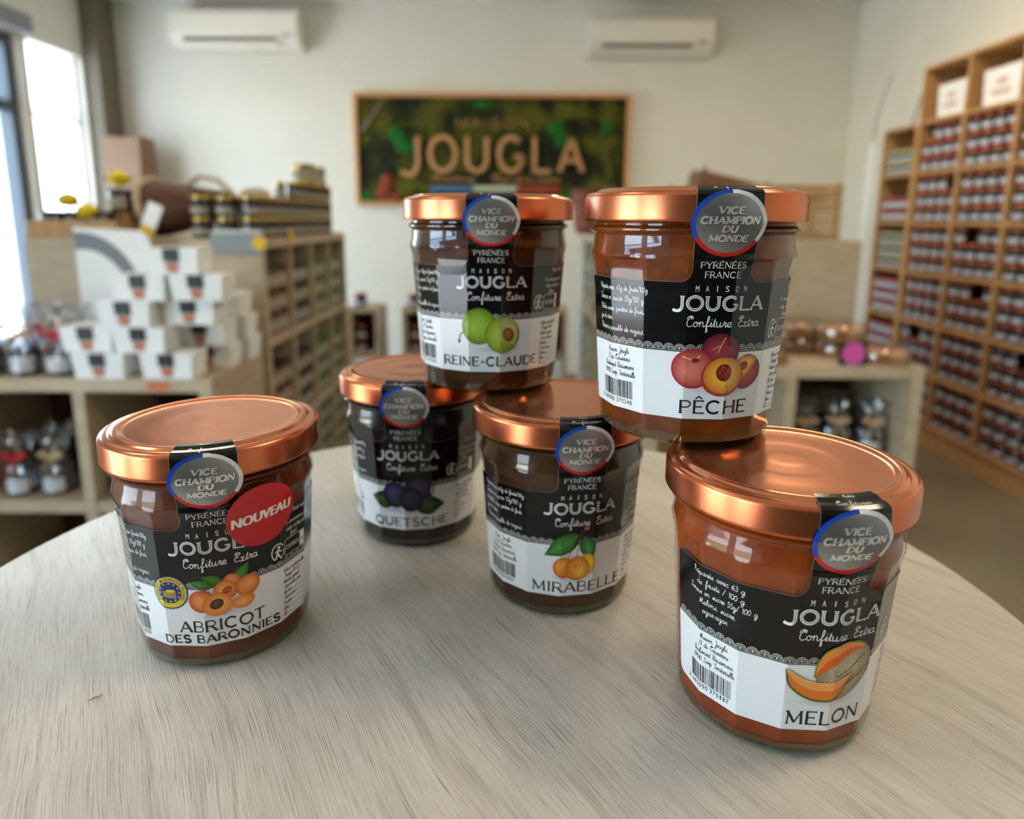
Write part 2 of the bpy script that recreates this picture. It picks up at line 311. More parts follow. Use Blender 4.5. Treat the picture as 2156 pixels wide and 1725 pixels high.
SCRIPT = {
 'a': '1.15|'+BOWL+';.88,1 .85,.4 .95,.05 1.15,.15', 'b': '1.0|0,.15 .35,.9 .5,1.9 .35,2.2 .22,1.8 .22,.5 .35,.05 .65,.05 .8,.45 .6,.9 1,.85',
 'c': '.9|.75,.8 .5,1 .2,.8 .12,.4 .3,.03 .6,.05 .9,.2', 'd': '1.15|'+BOWL+';.88,2.1 .85,.4 .95,.05 1.15,.15',
 'e': '.9|0,.2 .4,.35 .7,.7 .5,1 .2,.8 .12,.4 .3,.03 .6,.05 .9,.2', 'f': '.8|0,.15 .4,.9 .55,1.9 .4,2.2 .28,1.8 .28,-.8 .4,-1.1 .52,-.8 .35,0 .8,.2',
 'g': '1.1|'+BOWL+';.88,1 .85,-.7 .6,-1.1 .35,-.9 .6,-.3 1.1,.15', 'h': '1.15|0,.15 .35,.9 .5,1.9 .35,2.2 .22,1.8 .22,0;.22,.6 .5,1 .75,.8 .78,.2 .9,0 1.15,.15',
 'i': '.5|0,.15 .25,1;.25,1 .22,.3 .32,.02 .5,.15;.25,1.42 .27,1.55', 'j': '.6|0,.15 .3,1;.3,1 .28,-.7 .1,-1.1 -.1,-.8 .6,.15;.3,1.42 .32,1.55',
 'k': '1.0|0,.15 .35,.9 .5,1.9 .35,2.2 .22,1.8 .22,0;.25,.5 .6,1 .55,.6 .3,.5;.4,.5 .7,0 1.0,.15', 'l': '.6|0,.15 .35,.9 .5,1.8 .35,2.2 .22,1.8 .22,.4 .35,.02 .6,.15', 'm': '1.5|0,.6 .15,1 .2,.8 .2,0;.2,.6 .45,1 .62,.8 .62,0;.62,.6 .9,1 1.1,.8 1.12,.25 1.25,0 1.5,.15',
 'n': '1.15|0,.6 .15,1 .2,.8 .2,0;.2,.6 .5,1 .72,.8 .75,.25 .88,0 1.15,.15', 'o': '1.0|.5,1 .15,.75 .12,.3 .42,0 .75,.25 .75,.75 .5,1 .6,.82 1,.85',
 'p': '1.1|0,.4 .2,1 .22,.8 .22,-1.1;.22,.7 .5,1 .78,.75 .75,.25 .5,0 .3,.15;.5,0 1.1,.15', 'q': '1.1|'+BOWL+';.88,1 .88,-1.1;.88,-.2 1.1,.15',
 'r': '.75|0,.15 .2,.6 .25,1.1 .35,.9 .6,.88 .5,.3 .58,.02 .75,.15', 's': '.8|0,.15 .35,.6 .4,1.05 .5,.7 .55,.2 .3,0 .12,.15;.4,.02 .8,.15',
 't': '.6|0,.15 .3,1;.3,1.7 .27,.3 .38,.02 .6,.15;.08,1.15 .52,1.15', 'u': '1.1|0,.6 .12,1;.12,1 .12,.3 .3,0 .6,.2 .72,.7;.74,1 .72,.3 .85,.02 1.1,.15',
 'v': '.95|0,.6 .15,1 .25,.6 .4,0 .6,.5 .65,1 .95,.9', 'x': '1.0|0,.8 .25,1 .4,.7 .4,.3 .25,0 .05,.15;.8,.9 .65,1 .45,.7 .45,.3 .65,0 1.0,.15',
 'y': '1.05|0,.6 .12,1;.12,1 .12,.3 .3,0 .6,.2 .72,.7;.74,1 .74,-.7 .5,-1.1 .3,-.8 1.05,.15', 'z': '.8|.1,1 .65,1 .1,0 .8,.1',
 'C': '1.2|.1,1.55 .2,1.95 .5,2.2 .9,2.15 1.1,1.85 .95,1.6 .75,1.75 .85,2.05 .6,1.95 .25,1.3 .2,.5 .55,0 1.2,.25', 'E': '1.2|.15,1.6 .2,1.95 .5,2.2 .9,2.15 1.05,1.85 .8,1.7 .5,1.8 .45,1.4 .85,1.15;.85,1.15 .3,1.0 .2,.4 .55,0 1.2,.25',
 'M': '1.5|.05,.1 .22,.3 .35,2.1;.35,2.1 .6,.4;.6,.4 1.0,2.1 1.05,.4 1.2,.05 1.5,.15', 'J': '1.0|.3,1.9 .7,2.2 .85,1.6 .8,-.6 .5,-1.1 .25,-.7 1.0,.15',
 'Z': '1.1|.15,2 .9,2;.9,2 .1,0;.1,0 .95,0', 'I': '.7|.35,2.1 .35,0', 'B': '1.2|.3,2.1 .3,0;.05,1.7 .4,2.2 .9,2.1 .85,1.4 .35,1.15;.35,1.15 .95,.95 .9,.1 .4,0 .1,.2',
 'H': '1.2|.1,1.9 .3,2.1 .3,0;.95,2.2 .85,.3 .95,0 1.2,.15;.3,1.1 .88,1.1', 'L': '1.1|.2,1.8 .5,2.2 .65,1.8 .3,.6 .15,.1 .4,.1 .9,0 1.1,.15', 'S': '1.0|.9,1.9 .6,2.2 .35,1.8 .7,1.1 .75,.4 .4,0 .1,.3',
 'P': '1.0|.35,2.0 .3,0;.05,1.6 .4,2.2 .9,2 .85,1.3 .4,1.1', 'T': '1.1|.1,1.8 .35,2.15 .9,2 1.15,2.2;.65,2.05 .6,.3 .35,0 .1,.3', 'A': '1.3|.1,0 .6,2.2 1.0,.1 1.3,.15;.3,.8 .9,.8',
 'G': '1.2|1.1,1.85 .9,2.2 .5,1.9 .2,1.1 .5,.6 .95,1.2;.95,1.2 .9,-.6 .6,-1.0 1.2,.15', 'V': '1.0|.05,1.9 .25,2.15 .5,0 .95,2.15', 'F': '1.0|.1,1.8 .35,2.15 .9,2 1.1,2.2;.6,2.05 .55,.3 .3,0 .05,.3;.35,1.1 .8,1.1', 'Q': '1.2|.5,2.1 .15,1.4 .2,.4 .55,0 .9,.6 .85,1.7 .5,2.1;.5,.5 .8,0 1.2,.1', 'R': '1.1|.3,2 .3,0;.05,1.6 .4,2.2 .9,2 .8,1.3 .4,1.1;.45,1.1 1.1,0',
 '0': '1.0|.5,1.9 .15,1.4 .15,.5 .5,0 .85,.5 .85,1.4 .5,1.9', '1': '.7|.15,1.5 .45,1.9;.45,1.9 .45,0', '2': '1.0|.15,1.5 .5,1.9 .85,1.5 .5,.7 .12,0;.12,0 .88,0', '3': '1.0|.15,1.7 .5,1.9 .8,1.5 .5,1.05;.5,1.05 .88,.55 .5,0 .12,.25',
 '4': '1.0|.65,1.9 .1,.6;.1,.6 .9,.6;.65,1.1 .65,0', '5': '1.0|.8,1.9 .25,1.9;.25,1.9 .2,1.1;.2,1.1 .6,1.2 .85,.6 .5,0 .15,.25', '6': '1.0|.75,1.85 .3,1.3 .15,.5 .5,0 .85,.5 .5,1.0 .18,.6', '7': '1.0|.12,1.9 .85,1.9;.85,1.9 .4,0',
 '8': '1.0|.5,1 .2,1.45 .5,1.9 .8,1.45 .5,1 .15,.5 .5,0 .85,.5 .5,1', '9': '1.0|.25,.05 .7,.6 .85,1.4 .5,1.9 .15,1.4 .5,.95 .82,1.3',
 '.': '.4|.12,0 .14,.12', ',': '.4|.2,.1 .08,-.3', '/': '.8|.05,-.2 .7,2.1', '-': '.7|.1,.6 .6,.6', '%': '1|.1,0 .8,1.9', "'": '.3|.1,2 .1,1.6', ' ': '.9|'}
ACC = {'é': ('e', '.4,1.4 .62,1.7'), 'è': ('e', '.2,1.7 .42,1.4'), 'ê': ('e', '.2,1.4 .4,1.65 .6,1.4'), 'î': ('i', '.05,1.4 .25,1.7 .45,1.4'), 'ç': ('c', '.4,0 .3,-.4'), 'à': ('a', '.3,1.7 .5,1.4')}
for k, (b, s) in ACC.items(): SCRIPT[k] = SCRIPT[b]+';'+s
def crom(P, n=5):
    if len(P) < 3: return P
    out = []
    for i in range(len(P)-1):
        p0, p1, p2, p3 = P[max(i-1, 0)], P[i], P[i+1], P[min(i+2, len(P)-1)]
        for k in range(n):
            t = k/n; out.append(tuple(.5*((2*p1[j])+(-p0[j]+p2[j])*t+(2*p0[j]-5*p1[j]+4*p2[j]-p3[j])*t*t+(-p0[j]+3*p1[j]-3*p2[j]+p3[j])*t**3) for j in (0, 1)))
    return out+[P[-1]]
class Ink:
    """flat printed shapes in label space (s, t in mm, layer); later wrapped on a jar"""
    def __init__(s): s.v = []; s.f = []; s.c = []
    def quad_strip(s, L, R, ly, col):
        n = len(s.v); k = len(L)
        for a, b in zip(L, R): s.v += [(a[0], a[1], ly), (b[0], b[1], ly)]; s.c += [col, col]
        s.f += [(n+2*i, n+2*i+1, n+2*i+3, n+2*i+2) for i in range(k-1)]
    def stroke(s, P, w, ly, col, step=.55):
        Q = [P[0]]
        for a, b in zip(P, P[1:]):
            d = math.dist(a, b); m = max(1, int(d/step))
            Q += [(a[0]+(b[0]-a[0])*i/m, a[1]+(b[1]-a[1])*i/m) for i in range(1, m+1)]
        P = [Q[0]]
        for q in Q[1:]:
            if math.dist(q, P[-1]) > 1e-4: P.append(q)
        if len(P) < 2: return
        L = []; R = []; closed = math.dist(P[0], P[-1]) < 1e-3
        for i, p in enumerate(P):
            a = P[i-1] if i else (P[-2] if closed else P[i]); b = P[i+1] if i < len(P)-1 else (P[1] if closed else P[i])
            d1 = (p[0]-a[0], p[1]-a[1]); d2 = (b[0]-p[0], b[1]-p[1]); l1 = math.hypot(*d1); l2 = math.hypot(*d2)
            n1 = (-d1[1]/l1, d1[0]/l1) if l1 > 1e-9 else None; n2 = (-d2[1]/l2, d2[0]/l2) if l2 > 1e-9 else None
            n1 = n1 or n2; n2 = n2 or n1; mx, my = n1[0]+n2[0], n1[1]+n2[1]; q = max(mx*mx+my*my, 1.2); k = w/2*2/q
            L.append((p[0]+mx*k, p[1]+my*k)); R.append((p[0]-mx*k, p[1]-my*k))
        s.quad_strip(L, R, ly, col)
    def poly(s, pts, ly, col, cc=None, center=None, rings=4):
        """filled shape fanned from its centre; colour runs from cc at the centre to col at the rim"""
        cx = sum(p[0] for p in pts)/len(pts); cy = sum(p[1] for p in pts)/len(pts)
        if center: cx, cy = center
        cc = cc or col; n = len(s.v); k = len(pts); s.v.append((cx, cy, ly)); s.c.append(cc)
        for j in range(1, rings+1):
            t = j/rings
            for p in pts: s.v.append((cx+(p[0]-cx)*t, cy+(p[1]-cy)*t, ly)); s.c.append(tuple(cc[i]+(col[i]-cc[i])*t**1.5 for i in range(3)))
        for i in range(k): s.f.append((n, n+1+i, n+1+(i+1) % k))
        for j in range(rings-1):
            for i in range(k): i2 = (i+1) % k; a = n+1+j*k; b = a+k; s.f.append((a+i, b+i, b+i2, a+i2))
    def rect(s, s0, s1, t0, t1, ly, col, step=.6):
        n = max(1, int((s1-s0)/step)); s.quad_strip([(s0+(s1-s0)*i/n, t1) for i in range(n+1)], [(s0+(s1-s0)*i/n, t0) for i in range(n+1)], ly, col)
    def ell(s, cx, cy, rx, ry, ly, col, cc=None, rot=0, off=(0, 0), n=28):
        a = radians(rot); P = [(cx+rx*cos(t)*cos(a)-ry*sin(t)*sin(a), cy+rx*cos(t)*sin(a)+ry*sin(t)*cos(a)) for t in [2*pi*i/n for i in range(n)]]
        s.poly(P, ly, col, cc, (cx+off[0], cy+off[1]))
    def caps(s, txt, cs, t0, h, width, wt, ly, col, thick=1.6, slant=0, serif=.13, inline=None):
        adv = [CAPS[c][0] for c in txt]; gap = .1; tot = sum(adv)+gap*(len(txt)-1); kx = width/tot; x = cs-width/2
        for c, a in zip(txt, adv):
            for P, s0, s1, th in CAPS[c][1]:
                Q = [(x+px*kx+py*h*slant, t0+py*h) for px, py in P]; w = wt*(thick if th else 1)
                s.stroke(Q, w, ly, col)
                for e, q in ((s0, Q[0]), (s1, Q[-1])):
                    d = serif*h
                    if e == 'h': s.stroke([(q[0]-d-w*.3, q[1]), (q[0]+d+w*.3, q[1])], wt*.8, ly, col)
                    if e == 'v': s.stroke([(q[0], q[1]-d), (q[0], q[1]+d)], wt*.8, ly, col)
                if inline and th: s.stroke(Q if len(Q) < 3 or c not in 'J' else Q[:8], inline[0], ly+1, inline[1])
            x += (a+gap)*kx
    def script(s, txt, s0, t0, xh, wt, ly, col, center=False, width=None, slant=.12, kx=.95):
        adv = [float(SCRIPT[c].split('|')[0]) for c in txt]; tot = sum(adv); k = xh*kx
        if width: k = width/tot
        x = s0-(tot*k/2 if center else 0)
        for c, a in zip(txt, adv):
            for st in SCRIPT[c].split('|')[1].split(';'):
                if st:
                    P = [tuple(map(float, q.split(','))) for q in st.split()]
                    s.stroke([(x+px*k+py*xh*slant, t0+py*xh) for px, py in crom(P, 4)], wt, ly, col, step=.9)
            x += a*k
_fc = {}
def font_polys(txt):
    """outline triangles of the built-in sans face, height 1"""
    if txt not in _fc:
        cu = bpy.data.curves.new('t', 'FONT'); cu.body = txt; cu.resolution_u = 3; o = bpy.data.objects.new('t', cu); COL.objects.link(o)
        me = o.to_mesh(); bm = bmesh.new(); bm.from_mesh(me); bmesh.ops.triangulate(bm, faces=bm.faces)
        for _ in range(3):
            le = [e for e in bm.edges if e.calc_length() > .25]
            if le: bmesh.ops.subdivide_edges(bm, edges=le, cuts=1); bmesh.ops.triangulate(bm, faces=bm.faces)
        bm.verts.index_update(); vs = [tuple(v.co[:2]) for v in bm.verts]; fs = [tuple(v.index for v in f.verts) for f in bm.faces]; bm.free()
        o.to_mesh_clear(); bpy.data.objects.remove(o); bpy.data.curves.remove(cu)
        x0 = min(v[0] for v in vs); x1 = max(v[0] for v in vs); y1 = max(v[1] for v in vs); y0 = min(v[1] for v in vs)
        _fc[txt] = ([((v[0]-x0)/(x1-x0), v[1]/y1) for v in vs], fs)
    return _fc[txt]
def sans(ink, txt, cs, t0, h, width, ly, col, slant=0, rot=0, bold=0):
    vs, fs = font_polys(txt); a = radians(rot)
    for dx in ([0] if not bold else [-bold, 0, bold]):
        n = len(ink.v)
        for x, y in vs:
            px, py = (x-.5)*width+y*h*slant+dx, (y-.5)*h
            ink.v.append((cs+px*cos(a)-py*sin(a), t0+h/2+px*sin(a)+py*cos(a), ly)); ink.c.append(col)
        ink.f += [tuple(i+n for i in f) for f in fs]; ly += .01
# ------------------------------------------------------------------ the glass jars of the front stack
NF, RREF = 15, 37.3                          # facets; label reference radius (mm)
RND = [(0, 30.0), (1, 32.4), (2.5, 33.7), (5, 34.4), (8, 35.2), (20, 36.4), (40, 38.4), (60, 40), (66, 40.2), (71, 39.6), (74, 38.9), (77.8, 38.5), (78.6, 38.8), (79.2, 39.9), (80.0, 40.6), (80.8, 39.9), (81.4, 38.7), (84, 38.4)]
APO = [(0, 30.5), (2.5, 33.6), (8, 34.05), (20, 34.9), (40, 36.2), (58, 37.3), (66, 38.2), (69, 38.9), (72, 40.2), (74, 42), (90, 60)]
def lerp(T, z):
    if z <= T[0][0]: return T[0][1]
    for (a, b), (c, d) in zip(T, T[1:]):
        if z <= c: return b+(d-b)*(z-a)/(c-a)
    return T[-1][1]
def body_r(th, z, ph):
    d = (th-ph) % (2*pi/NF) - pi/NF
    return min(lerp(RND, z), lerp(APO, z)/cos(d))
def smoothmesh(me, ang=25):
    me.polygons.foreach_set('use_smooth', [True]*len(me.polygons)); me.set_sharp_from_angle(angle=radians(ang))
def body_mesh(name, zs, inset, ph, m, n=192, cap=True):
    mb = MB(); vs = []; fs = []
    for z in zs:
        for k in range(n):
            th = 2*pi*k/n; r = (body_r(th, z, ph)-inset)/1000; vs.append((r*sin(th), -r*cos(th), z/1000))
    for j in range(len(zs)-1):
        for k in range(n): k2 = (k+1) % n; fs.append((j*n+k, (j*n+k2), (j+1)*n+k2, (j+1)*n+k))
    if cap: fs.append(tuple(range(n-1, -1, -1))); fs.append(tuple((len(zs)-1)*n+k for k in range(n)))
    mb.add(vs, fs); me = mb.mesh(name, m); smoothmesh(me, 9); return me
STRIP = [(72, 38.9, 72), (83.4, 42.75, 82.9), (92.4, 42.75, 91.9), (93.9, 42.15, 93.2), (95.5, 40.8, 93.95), (97.5, 38.9, 94.1), (99.7, 36.9, 95.0), (102.2, 34.4, 95.1)]
def lab_pos(s_, t_, off, thc, ph):
    th = s_/RREF+thc
    if t_ <= 72: r = body_r(th, t_, ph); z = t_; nr, nz = 1, 0
    else:
        for (a, r0, z0), (b, r1, z1) in zip(STRIP, STRIP[1:]):
            if t_ <= b or b == STRIP[-1][0]:
                u = (t_-a)/(b-a); r = r0+(r1-r0)*u; z = z0+(z1-z0)*u; l = math.hypot(r1-r0, z1-z0); nr, nz = (z1-z0)/l, -(r1-r0)/l; break
        if a == 72: rb = max(body_r(th, z, ph) if z < 80 else 0, body_r(th, 72, ph)+(42.75-body_r(th, 72, ph))*u); r = rb
    r += off*nr; z += off*nz
    return (r*sin(th)/1000, -r*cos(th)/1000, z/1000)
def wrap(ink, name, m, parent, thc, ph, base=.10, step=.045):
    me = bpy.data.meshes.new(name); me.from_pydata([lab_pos(a, b, base+step*l, thc, ph) for a, b, l in ink.v], [], ink.f)
    at = me.color_attributes.new('ink', 'FLOAT_COLOR', 'POINT'); at.data.foreach_set('color', [x for c in ink.c for x in (*c, 1)])
    me.materials.append(m); me.update(); o = bpy.data.objects.new(name, me); link(o, parent); return o
K = lin((12, 12, 13)); WH = lin((232, 232, 235)); WT = lin((232, 230, 226)); BK = lin((30, 28, 30)); EDGE = lin((150, 120, 112))
BLU = lin((28, 70, 176)); RED = lin((206, 34, 34))
def deg(d): return radians(d)*RREF
ZB, ZM, ZT, SW, RF, SL, SR = 11.6, 36.8, 62.0, deg(15.6), 4.5, deg(-91), deg(128)
def top_of(s_):
    a = abs(s_)
    if a >= SW+RF:
        e = min(s_-SL, SR-s_)
        return ZT if e > 3 else ZT-3+sqrt(max(0, 9-(3-e)**2))
    return ZT+RF-sqrt(max(0, RF*RF-(SW+RF-a)**2))
def bot_of(s_):
    e = min(s_-SL, SR-s_); return ZB if e > 3 else ZB+3-sqrt(max(0, 9-(3-e)**2))
def label_base(ink):
    n = 360; xs = sorted(set([SL+(SR-SL)*i/n for i in range(n+1)]+[SW, -SW, SW+RF, -SW-RF]))
    rows = lambda s_: [max(bot_of(s_), z) if z < ZM else z for z in (ZB, 17, 22, 27, 32, ZM)]
    n0 = len(ink.v)
    for x in xs:
        for z in rows(x): ink.v.append((x, z, 0)); ink.c.append(WH)
    for i in range(len(xs)-1):
        for j in range(5): a = n0+i*6+j; ink.f.append((a, a+6, a+7, a+1))
    n0 = len(ink.v)
    for x in xs:
        tz = top_of(x) if abs(x) > SW else ZT+RF
        for j in range(7): ink.v.append((x, ZM+(tz-ZM)*j/6, 0)); ink.c.append(K)
    for i in range(len(xs)-1):
        for j in range(6): a = n0+i*7+j; ink.f.append((a, a+7, a+8, a+1))
    xs = [-SW+2*SW*i/40 for i in range(41)]; ts = [ZT+RF, 68, 70, 72, 75, 78, 81, 83.4, 86, 89, 92.4, 93.9, 95.5, 97.5, 99.7, 102.2]
    n0 = len(ink.v); m_ = len(ts)
    for x in xs:
        for z in ts: ink.v.append((x, z, 0)); ink.c.append(K)
    for i in range(40):
        for j in range(m_-1): a = n0+i*m_+j; ink.f.append((a, a+m_, a+m_+1, a+1))
    for sg in (-1, 1):                       # pale cut edge of the paper
        P = [(sg*SW, z) for z in ts[::-1]]+[(sg*(SW+RF*(1-cos(a))), ZT+RF-RF*sin(a)) for a in [pi/2*i/8 for i in range(9)]]
        x1 = SR if sg > 0 else -SL; P += [(sg*(SW+RF+(x1-3-SW-RF)*i/60), ZT) for i in range(1, 61)]
        P += [(sg*(x1-3+3*sin(a)), ZT-3+3*cos(a)) for a in [pi/2*i/6 for i in range(1, 7)]]
        ink.stroke(P, .16, 1, EDGE)
def lace(ink):
    x = SL+3
    while x < SR-3:
        for r, w in ((1.75, .13), (1.3, .12), (.85, .12)): ink.stroke([(x+r*cos(a)*1.05, ZM+1.15+r*sin(a)) for a in [pi*i/10-.25+.05*i for i in range(11)]], w, 1, WT)
        ink.ell(x, ZM+1.3, .33, .33, 1, WT, n=10)
        x += 3.9
    ink.rect(SL+.2, SR-.2, ZM+.45, ZM+.58, 1, WT)
def medal(parent, thc, ph):
    k = Ink(); cx, cy, R, r = 0, 82.6, 11.5, 10.15; N = 120
    for i in range(12):                      # brushed silver disc, its metallic sheen painted into the greys
        pass
    n = len(k.v); k.v.append((cx, cy, 3)); k.c.append((.25, .25, .255))
    for j in range(1, 13):
        for i in range(N):
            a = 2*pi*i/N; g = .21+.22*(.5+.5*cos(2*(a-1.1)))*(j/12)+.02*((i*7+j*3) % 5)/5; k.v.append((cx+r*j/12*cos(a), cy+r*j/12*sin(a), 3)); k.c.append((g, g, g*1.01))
    for i in range(N): k.f.append((n, n+1+i, n+1+(i+1) % N))
    for j in range(11):
        for i in range(N): i2 = (i+1) % N; a = n+1+j*N; k.f.append((a+i, a+N+i, a+N+i2, a+i2))
    DK = (.03, .03, .03); LT = (.86, .86, .85)
    for txt, dy, h, w in (('VICE', 3.5, 2.1, 7.3), ('CHAMPION', .25, 2.1, 17), ('DU', -2.7, 2.1, 4.4), ('MONDE', -6.0, 2.1, 11.7)):
        k.caps(txt, cx+.16, cy+dy-.16, h, w*1.04, .5, 4, DK, 1.6, .14, .16); k.caps(txt, cx, cy+dy, h, w*1.04, .42, 5, LT, 1.8, .14, .15)  # dark offset copy paints the shadow of the raised letters
    o = wrap(k, 'medal', M['foil'], parent, thc, ph, .14)
    q = Ink()
    for a0, a1, c in ((90, 207, BLU), (207, 328, RED), (328, 450, lin((232, 232, 232)))):
        A = [radians(a0+(a1-a0)*i/40) for i in range(41)]
        q.quad_strip([(cx+R*cos(a), cy+R*sin(a)) for a in A], [(cx+(r-.05)*cos(a), cy+(r-.05)*sin(a)) for a in A], 4, c)
    ring = wrap(q, 'medal_ring', M['print'], parent, thc, ph, .14)
    o['label'] = 'silver foil medal reading VICE CHAMPION DU MONDE'; ring['label'] = 'blue, white and red ring round the medal'
def common_print(k, addr_dx, left, code, right=True):
    k.script('Maître', 0, 99.7, .75, .15, 2, WT, True); k.script('Confiturier', 0, 95.9, 1.0, .2, 2, WT, True, width=10.6)
    k.caps('PYRÉNÉES', 0, 67.1, 2.1, 15.4, .16, 2, WT, 1.7, 0, .09); k.caps('FRANCE', 0, 63.7, 2.1, 12.2, .16, 2, WT, 1.7, 0, .09)
    for i, c in enumerate('MAISON'): sans(k, c, -8.2+i*3.4, 58.8, 2.1, .32 if c == 'I' else 1.2, 2, WT)
    k.caps('JOUGLA', .6, 52.3, 4.7, 33, .46, 2, WT, 2.3, 0, .1, (.2, K))
    k.script('Confiture', -11.6, 46.2, 1.75, .28, 2, WT, width=16.2); k.script('Extra', 7.0, 46.2, 1.75, .28, 2, WT, width=9.4)
    lace(k)
    for x, z, txt, w in left: k.script(txt, deg(x), z, 1.05 if len(txt) < 30 else .95, .17, 2, WT, width=w)
    for i, (txt, dx) in enumerate((('Maison Jougla', 3), ('ZI du Couserans', 2.4), ('Boulevard Haussmann', 0), ('09190 Lorp Sentaraille', -.4))):
        k.script(txt, deg(-74)+dx, 33.6-3.0*i, 1.0, .17, 2, BK, width=(11.5, 12.5, 17, 18)[i])
    random.seed(len(code)*7+int(code[-3:])); x = deg(-77)
    while x < deg(-49):
        w = random.choice((.16, .16, .3, .45)); k.rect(x, x+w, 15.9, 22.8, 2, BK, 2); x += w+random.choice((.18, .3, .42))
    for i, c in enumerate(code): sans(k, c, deg(-79.5)+(0 if i == 0 else 1.1+i*1.43+(.5 if i > 6 else 0)), 13.6, 1.75, 1.0 if c != '1' else .5, 2, BK)
    if right:
        for z, x, txt, w in ((58.6, 52, 'Poids net 370g', 12), (54.2, 45, 'A consommer avant', 17), (51.3, 46, 'date indiquée au', 15), (48.6, 50, 'froid', 4)): k.script(txt, deg(x), z, .85, .15, 2, WT, width=w)
        cx, cy = deg(38.8), 44.1                       # recycling figure
        k.stroke([(cx+2.9*cos(a), cy+3.6*sin(a)) for a in [radians(35+i*9) for i in range(24)]], .45, 2, WT); k.stroke([(cx+2.9*cos(a), cy+3.6*sin(a)) for a in [radians(-70+i*8) for i in range(11)]], .4, 2, WT)
        k.ell(cx+.2, cy+2.1, .6, .6, 2, WT, n=12); k.stroke([(cx-.1, cy+1.3), (cx-.3, cy-.6), (cx-1.2, cy-2.9)], .75, 2, WT); k.stroke([(cx-.3, cy-.6), (cx+.9, cy-2.7)], .6, 2, WT); k.stroke([(cx-1.6, cy), (cx, cy+1.1), (cx+1.5, cy-.2)], .5, 2, WT)
        bx, by, bw, bh = deg(44.5), 40.4, 12.5, 7.2
        k.stroke([(bx+1, by), (bx+bw, by), (bx+bw, by+bh), (bx+1, by+bh), (bx+.3, by+bh-.3), (bx, by+bh-1), (bx, by+1), (bx+.3, by+.3), (bx+1, by)], .22, 2, WT)
        sans(k, 'COUVERCLE', bx+5, 43.0, 1.9, 8.6, 2, WT); k.rect(bx+9.8, bx+12.3, by+.3, by+bh-.3, 2, WT); sans(k, 'BAC', bx+11.05, 43.2, 1.3, 1.9, 3, K)
        for i, txt in enumerate(('Valeurs nutritionnelles', 'Energie 1011 kJ', 'Matières grasses', 'dont acides gras', 'Glucides', 'dont sucres', 'Protéines', 'Fibres', 'Sel')):
            z = 33.2-2.5*i; x = deg(43)+(.8 if i in (1, 3, 5) else 0); k.script(txt, x, z, .85, .15, 2, BK, kx=.85)
            if i > 3: w = .85*.85*sum(float(SCRIPT[c].split('|')[0]) for c in txt); k.rect(x+w+.3, deg(84), z, z+.12, 2, BK)
# --- printed fruit pictures
def leaf(k, x, y, l, w, rot, ly, c1, c2):
    a = radians(rot); P = []
    for sg in (1, -1):
        for i in range(13):
            u = i/12 if sg > 0 else 1-i/12; yy = sg*w/2*sin(pi*u**.8); P.append((x+u*l*cos(a)-yy*sin(a), y+u*l*sin(a)+yy*cos(a)))
    k.poly(P, ly, c1, c2); k.stroke([(x, y), (x+l*.95*cos(a), y+l*.95*sin(a))], .16, ly+1, tuple(min(1, v*1.5) for v in c2))
def fr_abricot(k):
    G1, G2 = lin((34, 78, 22)), lin((72, 132, 40)); O1, O2, O3 = lin((206, 92, 30)), lin((246, 166, 84)), lin((224, 120, 48)); SH = lin((206, 192, 204))
    k.ell(0, 22.2, 13, 2.2, 2, WH, SH); 
    leaf(k, -3, 34.2, 9.5, 4.4, 164, 3, G1, G2); leaf(k, .5, 34.4, 9.5, 4.6, 150, 3, G1, G2); leaf(k, 5, 34.2, 9.5, 5.2, 58, 3, G1, G2)
    k.ell(3.5, 35, 3.3, 3.4, 4, lin((200, 90, 60)), lin((240, 140, 84)), 0, (-.6, .6)); k.ell(1, 31.5, 4.6, 4.4, 5, O1, O2, 0, (-1, 1)); k.ell(1.6, 31.6, 1.9, 1.5, 6, lin((150, 62, 20)), lin((190, 92, 36)), 30)
    k.ell(9.5, 31.8, 4.9, 4.6, 6, O1, O2, 0, (.4, 1.2)); k.ell(7.5, 25.3, 4.6, 2.8, 7, O3, lin((250, 170, 70)), 8); k.ell(-8.2, 28.3, 4.9, 4.9, 7, lin((188, 70, 26)), lin((240, 150, 80)), 0, (.2, 1.4))
    k.ell(-2.2, 26.0, 5.6, 5.0, 9, O3, lin((248, 176, 80)), 0, (.4, .2)); k.ell(-2.6, 26.3, 2.6, 2.2, 10, lin((60, 34, 28)), lin((116, 76, 66)), 20, (-.5, .6))
    k.stroke([(-8.6, 32), (-8, 30)], .2, 10, lin((120, 50, 20)))
def fr_quetsche(k):
    G1, G2 = lin((24, 40, 18)), lin((60, 92, 44)); P1, P2 = lin((16, 12, 22)), lin((74, 66, 104))
    k.ell(0, 24, 15, 2.2, 2, WH, lin((170, 166, 190)))
    leaf(k, -5, 27.3, 11.5, 8, 172, 3, G1, G2); leaf(k, 3, 26, 14, 8.6, -2, 3, G1, G2)
    k.ell(5.6, 33.4, 6.4, 5.2, 4, P1, P2, -12, (-1.5, 1.6)); k.ell(-5, 30.6, 5.4, 5.8, 5, P1, P2, 0, (-1.4, 1.8)); k.ell(2.2, 28.6, 5.2, 5.4, 6, P1, lin((70, 58, 92)), 0, (-1.2, 1.6))
